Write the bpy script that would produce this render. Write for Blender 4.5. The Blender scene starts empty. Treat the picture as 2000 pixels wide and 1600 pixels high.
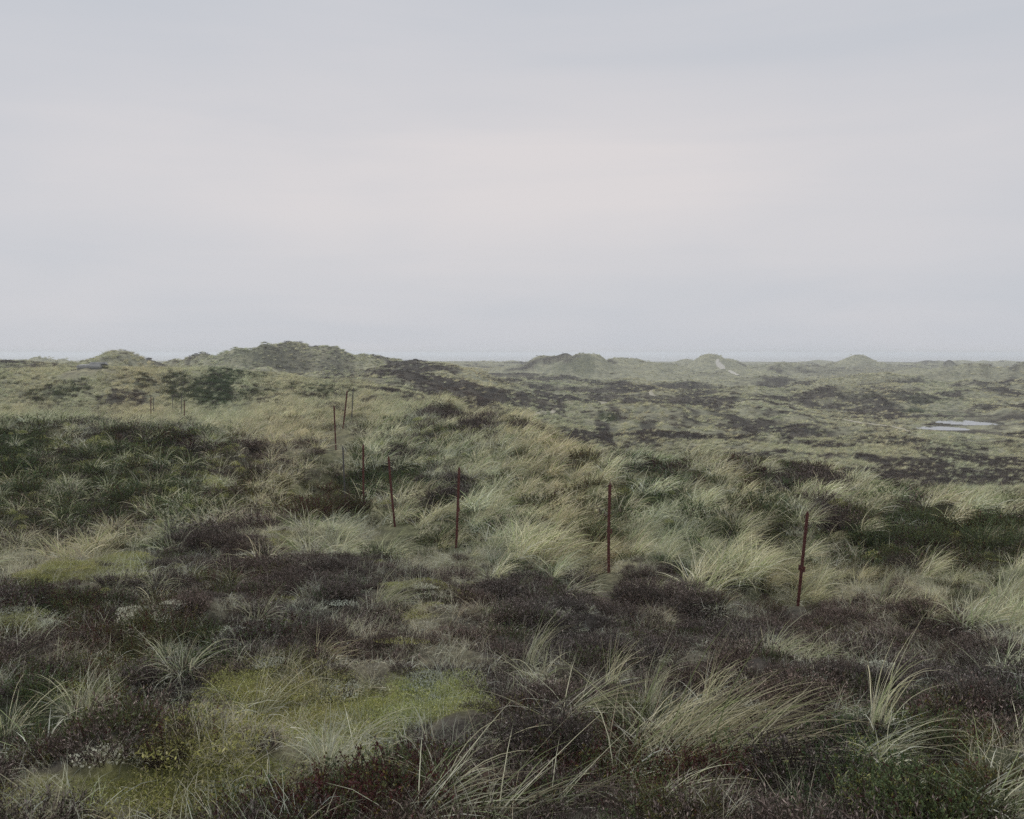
import bpy, math, random
import numpy as np

random.seed(7)
RNG = np.random.default_rng(7)
scene = bpy.context.scene
COL = scene.collection
R = math.radians

# ------------------------------------------------------------------ camera
F = 1900.0          # focal length in pixels of a 2000 px wide picture
HZ = 690.0          # row of the sea horizon
cam_d = bpy.data.cameras.new('camera')
cam_d.sensor_fit = 'HORIZONTAL'
cam_d.sensor_width = 36.0
cam_d.lens = 36.0 * F / 2000.0
cam_d.shift_y = -(800.0 - HZ) / 2000.0
cam_d.clip_start = 0.1
cam_d.clip_end = 60000.0
cam = bpy.data.objects.new('camera', cam_d)
COL.objects.link(cam)
cam.location = (0, 0, 0)
cam.rotation_euler = (R(90), 0, 0)
scene.camera = cam

# ------------------------------------------------------------------ sky, sun, exposure
SUN_EL, SUN_AZ = R(52), R(-45)           # azimuth measured from +Y towards +X
world = bpy.data.worlds.new('World')
scene.world = world
world.use_nodes = True
wt = world.node_tree
wt.nodes.clear()


def N(t, kind, **kw):
    n = t.nodes.new(kind)
    for k, v in kw.items():
        setattr(n, k, v)
    return n


SKY_STRENGTH = 0.1
wo = N(wt, 'ShaderNodeOutputWorld')
bg = N(wt, 'ShaderNodeBackground')
bg.inputs['Strength'].default_value = SKY_STRENGTH
sky = N(wt, 'ShaderNodeTexSky', sky_type='NISHITA')
sky.sun_disc = False
sky.sun_elevation = SUN_EL
sky.sun_rotation = SUN_AZ
sky.dust_density = 1.5
tc = N(wt, 'ShaderNodeTexCoord')
sep = N(wt, 'ShaderNodeSeparateXYZ')
wt.links.new(tc.outputs['Generated'], sep.inputs[0])


def wmath(op, a, b=None, clamp=False):
    n = N(wt, 'ShaderNodeMath', operation=op)
    n.use_clamp = clamp
    for i, v in enumerate((a, b)):
        if v is None:
            continue
        if isinstance(v, (int, float)):
            n.inputs[i].default_value = v
        else:
            wt.links.new(v, n.inputs[i])
    return n.outputs[0]


# cloud sheet: direction projected on a flat layer overhead
zc = wmath('ADD', wmath('MAXIMUM', sep.outputs['Z'], 0.0), 0.22)
cu = wmath('DIVIDE', sep.outputs['X'], zc)
cv = wmath('DIVIDE', sep.outputs['Y'], zc)
comb = N(wt, 'ShaderNodeCombineXYZ')
wt.links.new(cu, comb.inputs[0])
wt.links.new(cv, comb.inputs[1])
cn = N(wt, 'ShaderNodeTexNoise')
cn.inputs['Scale'].default_value = 1.1
cn.inputs['Detail'].default_value = 4.0
cn.inputs['Roughness'].default_value = 0.45
cn.inputs['Distortion'].default_value = 0.4
wt.links.new(comb.outputs[0], cn.inputs['Vector'])
# the thin place in the cloud where the sun is behind it
gdir = N(wt, 'ShaderNodeVectorMath', operation='SUBTRACT')
wt.links.new(tc.outputs['Generated'], gdir.inputs[0])
gdir.inputs[1].default_value = (0.0, 0.985, 0.178)
gsc = N(wt, 'ShaderNodeVectorMath', operation='MULTIPLY')
wt.links.new(gdir.outputs[0], gsc.inputs[0])
gsc.inputs[1].default_value = (0.72, 1.0, 3.3)
glen = N(wt, 'ShaderNodeVectorMath', operation='LENGTH')
wt.links.new(gsc.outputs[0], glen.inputs[0])
glow = N(wt, 'ShaderNodeMapRange', interpolation_type='SMOOTHERSTEP')
glow.inputs['From Min'].default_value = 0.56
glow.inputs['From Max'].default_value = 0.0
wt.links.new(glen.outputs['Value'], glow.inputs['Value'])
# long thin streaks in the sheet
smap = N(wt, 'ShaderNodeMapping')
smap.inputs['Scale'].default_value = (1.6, 1.6, 15.0)
smap.inputs['Rotation'].default_value = (0, R(4), 0)
wt.links.new(tc.outputs['Generated'], smap.inputs['Vector'])
sn = N(wt, 'ShaderNodeTexNoise')
sn.inputs['Scale'].default_value = 1.3
sn.inputs['Detail'].default_value = 5.0
sn.inputs['Roughness'].default_value = 0.5
sn.inputs['Distortion'].default_value = 0.6
wt.links.new(smap.outputs[0], sn.inputs['Vector'])
cmix = wmath('ADD', wmath('MULTIPLY', cn.outputs['Fac'], 0.55), wmath('MULTIPLY', sn.outputs['Fac'], 0.45))
gw = wmath('MULTIPLY', glow.outputs[0], wmath('ADD', wmath('MULTIPLY', cmix, 2.0), -0.05), True)
mixa = N(wt, 'ShaderNodeMix', data_type='RGBA')
mixa.inputs[6].default_value = (5.62, 5.84, 6.3, 1)     # grey cloud
mixa.inputs[7].default_value = (6.2, 6.22, 6.55, 1)       # lighter, warmer cloud
cfac = N(wt, 'ShaderNodeMapRange')
cfac.inputs['From Min'].default_value = 0.36
cfac.inputs['From Max'].default_value = 0.64
wt.links.new(cmix, cfac.inputs['Value'])
wt.links.new(cfac.outputs[0], mixa.inputs[0])
mixb = N(wt, 'ShaderNodeMix', data_type='RGBA')
wt.links.new(gw, mixb.inputs[0])
wt.links.new(mixa.outputs[2], mixb.inputs[6])
mixb.inputs[7].default_value = (7.2, 6.85, 6.88, 1)
# a little blue of the clear sky shines through the cloud
mixc = N(wt, 'ShaderNodeMix', data_type='RGBA')
mixc.inputs[0].default_value = 0.97
wt.links.new(sky.outputs[0], mixc.inputs[6])
wt.links.new(mixb.outputs[2], mixc.inputs[7])
wt.links.new(mixc.outputs[2], bg.inputs['Color'])
wt.links.new(bg.outputs[0], wo.inputs['Surface'])

sun_d = bpy.data.lights.new('sun', 'SUN')
sun_d.energy = 1.5
sun_d.angle = R(14)
sun_d.color = (1.0, 0.975, 0.94)
sun = bpy.data.objects.new('sun', sun_d)
COL.objects.link(sun)
sun.rotation_euler = (R(90) - SUN_EL, 0, R(180) - SUN_AZ)

vs = scene.view_settings
vs.view_transform = 'Standard'
vs.look = 'None'
vs.exposure = 0.0
vs.gamma = 1.0
vs.use_curve_mapping = False
scene.render.engine = 'CYCLES'
cy = scene.cycles
cy.max_bounces = 6
cy.diffuse_bounces = 4
cy.glossy_bounces = 2
cy.transmission_bounces = 3
cy.transparent_max_bounces = 4
cy.volume_bounces = 1
cy.use_denoising = False


# ------------------------------------------------------------------ noise
def perlin(x, y, seed=0):
    x = np.asarray(x, float)
    y = np.asarray(y, float)
    rs = np.random.RandomState(seed)
    perm = rs.permutation(512)
    ang = rs.rand(512) * 2 * np.pi
    gx, gy = np.cos(ang), np.sin(ang)
    xi = np.floor(x).astype(np.int64)
    yi = np.floor(y).astype(np.int64)
    xf, yf = x - xi, y - yi
    uu = xf * xf * xf * (xf * (xf * 6 - 15) + 10)
    vv = yf * yf * yf * (yf * (yf * 6 - 15) + 10)

    def g(ix, iy, fx, fy):
        h = perm[(perm[ix & 511] + iy) & 511]
        return gx[h] * fx + gy[h] * fy
    a = g(xi, yi, xf, yf)
    b = g(xi + 1, yi, xf - 1, yf)
    c = g(xi, yi + 1, xf, yf - 1)
    d = g(xi + 1, yi + 1, xf - 1, yf - 1)
    return 1.45 * ((a * (1 - uu) + b * uu) * (1 - vv) + (c * (1 - uu) + d * uu) * vv)


def fbm(x, y, seed=0, octaves=3, gain=0.5):
    s, amp = 0.0, 1.0
    for i in range(octaves):
        s = s + amp * perlin(x * 2 ** i + 17.3 * i, y * 2 ** i - 9.1 * i, seed + i)
        amp *= gain
    return s


def sstep(a, b, x):
    t = np.clip((x - a) / (b - a), 0, 1)
    return t * t * (3 - 2 * t)


# ------------------------------------------------------------------ lie of the land
# columns of bearing; (distance, row seen) or (distance, 'z', height)
def Z(d, z):
    return (d, z, None)


PROF = {
    -400: [Z(2, -1.68), (4.1, 1600), (6, 1400), (9, 1230), (13, 1130), (17, 1085), (19.5, 1048), (23, 965), (26, 890), (28.5, 843),
           (38, 830), (60, 808), (75, 795), (82, 772), (95, 745), (110, 726), Z(125, -2.2), (160, 707), Z(200, -2.5), Z(300, -7.5), Z(500, -10), Z(1300, -10)],
    0: [Z(2, -1.68), (4.1, 1600), (6, 1400), (9, 1230), (13, 1130), (17, 1085), (19.5, 1048), (23, 965), (26, 890), (28.5, 843),
        (38, 829), (60, 808), (75, 797), (82, 772), (95, 740), (110, 723), Z(125, -2.4), (160, 706), Z(200, -2.5), Z(300, -7.5), Z(500, -10), Z(1300, -10)],
    200: [Z(2, -1.68), (4.1, 1600), (6, 1400), (9, 1230), (12, 1145), (16, 1088), (19.5, 1050), (23, 968), (26, 893), (28.5, 848),
          (38, 833), (60, 815), (75, 800), (85, 760), (98, 725), (110, 722), Z(125, -2.6), Z(160, -3), Z(300, -8), Z(500, -10.5), Z(1300, -10)],
    400: [Z(2, -1.68), (4.1, 1600), (6, 1400), (9, 1230), (12, 1135), (15, 1080), (19.5, 1020), (23, 965), (26.5, 895), (29, 853),
          (38, 837), (60, 822), (73, 806), (82, 784), (95, 746), (108, 729), Z(125, -3.2), Z(160, -4.5), Z(300, -8.3), Z(500, -10.5), Z(1300, -10)],
    600: [Z(2, -1.68), (4.1, 1600), (6, 1400), (9, 1230), (12, 1130), (15, 1062), (18, 1025), (23, 970), (28, 905), (33, 865),
          (38, 842), (50, 815), (65, 795), (80, 775), (95, 754), (105, 746), Z(120, -3.9), (180, 746), Z(300, -9), Z(500, -10.5), Z(1300, -10)],
    800: [Z(2, -1.7), (4.1, 1600), (6, 1395), (9, 1240), (12, 1150), (15, 1090), (18, 1040), (22, 975), (27, 910), (33, 860),
          (40, 825), (48, 807), (60, 795), (75, 785), (100, 775), (150, 757), (220, 742), (350, 727), (500, 718), (900, 708), (1100, 706.5), Z(1300, -12)],
    1000: [Z(2, -1.7), (4.1, 1600), (6, 1390), (9, 1270), (13, 1150), (17, 1060), (21, 980), (25, 910), (30, 850), (34, 824),
           Z(38, -2.9), Z(60, -7), Z(90, -8.3), (130, 814), (200, 780), (350, 745), (600, 723), (1000, 709), (1120, 707), Z(1300, -12)],
    1200: [Z(2, -1.7), (4.1, 1600), (6, 1390), (9, 1285), (13, 1165), (15.3, 1118), (18, 1060), (21, 990), (24, 925), (26, 902),
           Z(29, -3.36), Z(45, -7), Z(80, -10), (110, 868), (170, 818), (300, 763), (500, 735), (800, 718), (1120, 707), Z(1300, -13)],
    1400: [Z(2, -1.7), (4.1, 1600), (6, 1395), (9, 1290), (13, 1190), (16, 1110), (19, 1030), (22, 955), (24, 922), (26, 912), (29, 903),
           Z(33, -4.2), Z(50, -8), Z(80, -10.3), (110, 875), (170, 825), (300, 766), (500, 738), (800, 720), (1120, 707), Z(1300, -13)],
    1600: [Z(2, -1.72), (4.1, 1600), (6, 1400), (9, 1300), (12, 1230), (14.3, 1185), (16, 1140), (18, 1070), (20, 1004), (22, 968), (25, 940), (28, 925),
           Z(32, -4.8), Z(60, -9), (88, 915), (120, 872), (170, 826), (300, 768), (500, 740), (800, 722), (1120, 707.5), Z(1300, -13)],
    1800: [Z(2, -1.75), (4.1, 1602), (6, 1405), (9, 1310), (12, 1240), (15, 1160), (17, 1110), (19, 1045), (21, 1000), (24, 978), (27, 965),
           Z(32, -5), Z(60, -9.5), (85, 935), (120, 872), (160, 834), (172, 824), (300, 766), (500, 738), (800, 721), (1120, 708), Z(1300, -13)],
    2000: [Z(2, -1.78), (4.1, 1605), (6, 1405), (9, 1305), (12, 1250), (15, 1150), (18, 1070), (21, 1012), (24, 990),
           Z(28, -4.4), Z(40, -7), Z(60, -9.5), (85, 935), (120, 880), (165, 832), (300, 764), (500, 736), (800, 720), (1120, 708), Z(1300, -13)],
    2400: [Z(2, -1.8), (4.1, 1605), (6, 1405), (9, 1305), (12, 1250), (15, 1150), (18, 1070), (21, 1015), (24, 995),
           Z(28, -4.4), Z(40, -7), Z(60, -9.5), (85, 935), (120, 880), (165, 832), (300, 764), (500, 736), (800, 720), (1120, 708), Z(1300, -13)],
}
LD = np.linspace(math.log(2.0), math.log(1300.0), 700)


def pchip(xk, yk, x):
    xk, yk = np.array(xk, float), np.array(yk, float)
    h = np.diff(xk)
    dl = np.diff(yk) / h
    m = np.zeros_like(yk)
    for i in range(1, len(xk) - 1):
        if dl[i - 1] * dl[i] > 0:
            w1, w2 = 2 * h[i] + h[i - 1], h[i] + 2 * h[i - 1]
            m[i] = (w1 + w2) / (w1 / dl[i - 1] + w2 / dl[i])
    m[0], m[-1] = dl[0], dl[-1]
    i = np.clip(np.searchsorted(xk, x) - 1, 0, len(h) - 1)
    t = (x - xk[i]) / h[i]
    return ((1 + 2 * t) * (1 - t) ** 2 * yk[i] + t * (1 - t) ** 2 * h[i] * m[i]
            + t * t * (3 - 2 * t) * yk[i + 1] + t * t * (t - 1) * h[i] * m[i + 1])


PU = np.array(sorted(PROF), float)
TAB = []
for u_ in sorted(PROF):
    xs, zs = [], []
    for k in PROF[u_]:
        d_ = k[0]
        z_ = k[1] if len(k) == 3 else -(k[1] - HZ) * d_ / F
        xs.append(math.log(d_))
        zs.append(z_)
    TAB.append(pchip(xs, zs, LD))
TAB = np.array(TAB)
# spread the columns onto an even, dense set of bearings
UD = np.linspace(-400, 2400, 281)
T2 = np.stack([pchip(PU, TAB[:, j], UD) for j in range(TAB.shape[1])], 1)
for _ in range(2):                      # soften the joins between columns
    T2[1:-1] = 0.25 * T2[:-2] + 0.5 * T2[1:-1] + 0.25 * T2[2:]


def base_z(u, d):
    u = np.clip(u, -400, 2400)
    ld = np.clip(np.log(np.maximum(d, 2.0)), LD[0], LD[-1])
    fu = (u + 400) / 10.0
    fd = (ld - LD[0]) / (LD[1] - LD[0])
    iu = np.clip(fu.astype(int), 0, 279)
    idd = np.clip(fd.astype(int), 0, 698)
    a, b = fu - iu, fd - idd
    return (T2[iu, idd] * (1 - a) * (1 - b) + T2[iu + 1, idd] * a * (1 - b)
            + T2[iu, idd + 1] * (1 - a) * b + T2[iu + 1, idd + 1] * a * b)


# dunes: (bearing, row of its top, distance, half width, half depth factor, sharpness)
DUNES = [
    (1400, 715, 660, 140, 0.5, 1.0), (1560, 714, 640, 150, 0.4, 1.0), (1720, 711, 760, 160, 0.4, 1.0), (960, 714, 620, 120, .4, 1.0),
    (1880, 717, 430, 190, 0.5, 1.0), (1690, 733, 320, 120, .4, 1.0), (1200, 752, 250, 90, .4, 1.0), (1020, 768, 210, 90, .4, 1.0),
    (1480, 765, 240, 90, .4, 1.0), (1560, 822, 150, 80, .4, 1.0), (1350, 815, 155, 80, .4, 1.0), (1150, 838, 135, 70, .4, 1.0), (1250, 862, 118, 70, .4, 1.0), (1950, 790, 205, 60, .4, 1.0), (1660, 865, 112, 70, .4, 1.0),
    (248, 688, 165, 52, 1.0, 1.2), (215, 697, 160, 30, 1.0, 1.0), (295, 704, 170, 40, 1.0, 1.0),
    (568, 677, 230, 88, 0.9, 1.1), (514, 685, 222, 60, 0.8, 1.0), (640, 687, 235, 85, 0.8, 1.0), (455, 689, 222, 62, 0.9, 1.0),
    (402, 691, 235, 60, 1.0, 0.9), (720, 702, 245, 90, 0.8, 1.0), (340, 707, 240, 60, 1.0, 1.0),
    (510, 716, 195, 50, 0.7, 1.0), (600, 731, 185, 70, 0.6, 1.0),
    (82, 700, 420, 50, 0.6, 1.0), (45, 701, 420, 25, 0.6, 1.0), (130, 703, 420, 40, 0.6, 1.0),
    (745, 738, 170, 85, 0.6, 1.2), (880, 741, 215, 60, 0.6, 1.0), (660, 742, 160, 50, 0.6, 1.0), (800, 752, 145, 30, .6, 1.0),
    (1060, 700, 455, 50, 0.9, 1.0), (1100, 706, 450, 40, 0.8, 1.0), (1152, 698, 440, 54, 0.9, 1.0), (1225, 699, 470, 75, 0.9, 1.0), (1295, 710, 500, 60, 0.8, 1.0),
    (1005, 706, 700, 60, 0.5, 1.0), (900, 707, 760, 60, 0.5, 1.0), (1110, 716, 430, 50, 0.5, 1.0), (1190, 713, 450, 70, .5, 1.0), (820, 709, 600, 40, 0.5, 1),
    (1340, 699, 720, 38, 0.6, 1.0), (1390, 692, 600, 44, 1.0, 1.1), (1425, 702, 615, 38, 0.8, 1.0), (1360, 704, 620, 30, 0.8, 1.0),
    (1528, 705, 560, 55, 0.8, 1.0), (1490, 711, 590, 40, 0.7, 1.0), (1580, 712, 700, 50, 0.5, 1.0), (1640, 709, 720, 30, 0.5, 1.0),
    (1680, 694, 700, 40, 0.8, .85), (1684, 703, 700, 62, 0.7, .9), (1750, 709, 900, 50, 0.4, 1.0), (1850, 707.5, 800, 40, .5, 1.0), (1960, 706.5, 850, 40, 0.4, 1.0),
    (1905, 711, 390, 75, 0.7, 1.1), (1840, 722, 370, 60, 0.7, 1.0), (2010, 712, 400, 60, 0.7, 1.0), (2080, 718, 380, 70, .7, 1.0),
    (1640, 758, 225, 70, 0.6, 1.1), (1700, 775, 215, 50, 0.5, 1.0), (1560, 775, 210, 40, 0.5, 1.0), (1850, 764, 262, 110, 0.45, 1.1), (1990, 770, 235, 70, 0.5, 1.0),
    (1235, 800, 158, 55, 0.5, 1.0), (1120, 789, 172, 45, 0.6, 1.0), (1290, 770, 230, 45, .6, 1.0), (1330, 748, 300, 50, .5, 1.0), (1450, 755, 280, 60, .5, 1.0),
    (1500, 800, 180, 70, .4, 1.0), (1370, 850, 135, 60, .4, 1.0), (1800, 880, 110, 60, .4, 1.0), (1930, 865, 125, 50, .4, 1.0), (1520, 865, 118, 50, .4, 1.0), (1650, 895, 98, 50, .4, 1.0),
    (875, 789, 46, 42, 0.2, 1.1), (960, 812, 40, 40, .12, 1.0), (660, 742, 190, 40, 0.4, 1.0),
    (385, 728, 99, 60, 0.08, 1.0), (250, 775, 84, 40, .05, 1.0), (60, 765, 86, 50, .05, 1.0),
    (10, 836, 27.5, 60, 0.12, 1.0), (475, 1026, 18.2, 70, 0.10, 1.0), (655, 983, 22.0, 40, 0.07, 1.0), (435, 1085, 14.6, 80, .12, 1.0),
    (1610, 985, 19.6, 32, 0.06, 1.0), (870, 945, 23.5, 40, 0.06, 1.0), (1285, 1120, 14.5, 60, .1, 1.0), (1440, 1090, 15.5, 70, .1, 1.0),
    (1050, 1040, 17.0, 70, .1, 1.0), (760, 895, 29.0, 30, .1, 1.0), (640, 1230, 9.2, 110, .2, 1.0), (95, 1125, 11.8, 120, .15, 1.0), (620, 1110, 12.6, 120, .12, 1.0),
    (920, 1160, 11.8, 100, .12, 1.0), (1640, 1180, 13.6, 130, .1, 1.0), (1870, 1235, 11.5, 110, .1, 1.0),
]
# many more low dunes, one behind the other, out to the shore
_r = random.Random(23)
for _ in range(46):
    d_ = math.exp(_r.uniform(math.log(135), math.log(560)))
    u_ = _r.uniform(760, 2150)
    if 1690 < u_ < 2050 and 120 < d_ < 245:
        continue
    hm, hw = _r.uniform(1.2, 3.0) * (1 + d_ / 500), _r.uniform(7, 17) * (1 + d_ / 600)
    zb_ = float(base_z(np.array([u_]), np.array([d_]))[0])
    DUNES.append((u_, HZ - F * (zb_ + hm) / d_, d_, hw * F / d_ / 1.25, _r.uniform(.45, .8), _r.uniform(.8, 1.1)))
for _ in range(30):
    d_ = _r.uniform(650, 1080)
    DUNES.append((_r.uniform(770, 2080), _r.uniform(702.5, 707), d_, _r.uniform(14, 48), _r.uniform(.4, .7), _r.uniform(.8, 1.1)))
# ponds lie in level hollows: (bearing, row, distance, half width, half depth in m)
PONDS = [(1858, 807, 198, 38, 8.5), (1893, 825.5, 173, 58, 5.6), (1838, 836.5, 162, 44, 4.2)]
POND_Z = [-(p[1] - HZ) * p[2] / F for p in PONDS]


def roll(x, y):
    """the many low hummocks of the plain, with rounded crests"""
    wx_ = x + 4 * perlin(x / 24, y / 24, 28)
    a = perlin(wx_ / 34, y / 30, 11)
    b = .5 - 1.3 * np.abs(perlin(wx_ / 21 + 5, y / 15, 27))
    c = perlin(x / 10, y / 8, 12)
    return 1.5 * a + 1.5 * b + .95 * c


def height_raw(x, y):
    x, y = np.asarray(x, float), np.asarray(y, float)
    d = np.maximum(y, 2.0)
    u = 1000 + F * x / d
    z = base_z(u, d)
    add = np.zeros_like(z)
    wxn = perlin(x / (.022 * d + .6), y / (.03 * d + .6), 25)
    wyn = perlin(x / (.022 * d + .6) + 40, y / (.03 * d + .6), 26)
    for (uc, vc, dc, wu, fd, sh) in DUNES:
        zt = -(vc - HZ) * dc / F
        zb = float(base_z(np.array([uc], float), np.array([dc], float))[0])
        h = zt - zb
        if h <= 0.02:
            continue
        wx = wu * dc / F * 1.25
        wy = wx * fd if fd >= 0.3 else dc * fd
        xc = (uc - 1000) / F * dc
        r2 = ((x - xc) / wx + .30 * wxn) ** 2 + ((y - dc) / wy + .25 * wyn) ** 2
        b = h * np.exp(-np.minimum(r2, 30) ** (sh * .82) * 0.95)
        add = np.maximum(add, b) + 0.18 * np.minimum(add, b)
    far = sstep(70, 130, d)
    mid = sstep(12, 30, d)
    n = far * (1 - .55 * sstep(280, 600, d)) * (.3 + .7 * sstep(600, 760, u)) * (roll(x, y) + .38 * perlin(x / 4.8, y / 4.8, 13)) * (1 - .45 * sstep(.5, 4, add))
    n = n + far * 0.05 * np.minimum(add, 5) * (perlin(x / 9, y / 9, 14) + 0.7 * perlin(x / 4.5, y / 4.5, 15))
    hill = sstep(70, 80, d) * (1 - sstep(112, 125, d)) * (u < 700)
    n = n + hill * (0.55 * perlin(x / 7.5, y / 7.5, 16) + 0.16 * perlin(x / 2.5, y / 2.5, 17)) * (1 - far)
    n = n + (1 - far) * (mid * 0.16 * perlin(x / 4.2, y / 4.2, 18) + 0.075 * perlin(x / 1.7, y / 1.7, 19) + 0.04 * perlin(x / .7, y / .7, 20)) * sstep(2, 5, d)
    n = n * (1 - 0.6 * sstep(500, 900, d))
    n = n + (1 - far) * sstep(2, 5, d) * (.36 * np.abs(perlin(x / 1.25, y / 1.1, 21)) + .10 * np.abs(perlin(x / .55, y / .5, 22)) - .16)
    pm = sstep(1.0, .4, np.sqrt(((x - 70) / 24) ** 2 + ((y - 172) / 52) ** 2))
    z = z + (add + n) * (1 - .88 * pm) - .32 * pm
    for (uc, vc, dc, wu, hd), pz in zip(PONDS, POND_Z):
        xc, wx = (uc - 1000) / F * dc, wu * dc / F
        r = np.sqrt(((x - xc) / wx) ** 2 + ((y - dc) / hd) ** 2) + 0.22 * perlin(x / 2.6, y / 1.3, 31 + int(dc))
        k = sstep(2.2, 1.0, r)
        z = z * (1 - k) + (pz + np.where(r < 1, -0.7 * (1 - r) - 0.06, 0.10 * (r - 1))) * k
    return z


# the ground meets the foot of every fence post
FOOT = [(1558, 1190, 14.5), (1189, 1120, 15.3), (891, 1070, 17.7), (771, 1030, 20.4), (710, 987, 25), (674, 986, 26.2), (656, 879, 33), (670, 838, 38), (687, 818, 47), (360, 829, 62), (295, 818, 64)]
FX = np.array([(u - 1000) / F * d for u, v, d in FOOT])
FY = np.array([d for u, v, d in FOOT])
FZ = np.array([-(v - HZ) / F * d for u, v, d in FOOT])


def pull(x, y, i):
    front = y < FY[i]
    sy = np.where(front, .16 * FY[i] + .5, .05 * FY[i] + .3)
    return np.exp(-((x - FX[i]) / (.035 * FY[i] + .35)) ** 2 - ((y - FY[i]) / sy) ** 2)


FA = np.array([[float(pull(FX[j:j + 1], FY[j:j + 1], i)[0]) for i in range(len(FX))] for j in range(len(FX))])
FW = np.linalg.solve(FA, FZ - height_raw(FX, FY))


def height(x, y):
    x, y = np.asarray(x, float), np.asarray(y, float)
    z = height_raw(x, y)
    for i in range(len(FX)):
        z = z + FW[i] * pull(x, y, i)
    return z


def hz(x, y):
    return float(height(np.array([x]), np.array([y]))[0])


MARCH = np.exp(np.linspace(math.log(2.2), math.log(1250), 1500))


def at(u, v):
    """the first point of the ground seen along that line of sight"""
    x = (u - 1000) / F * MARCH
    z = height(x, MARCH)
    hit = np.nonzero(z >= -(v - HZ) * MARCH / F)[0]
    d = MARCH[hit[0]] if len(hit) else 1000.0
    return ((u - 1000) / F * d, d, hz((u - 1000) / F * d, d))


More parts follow.
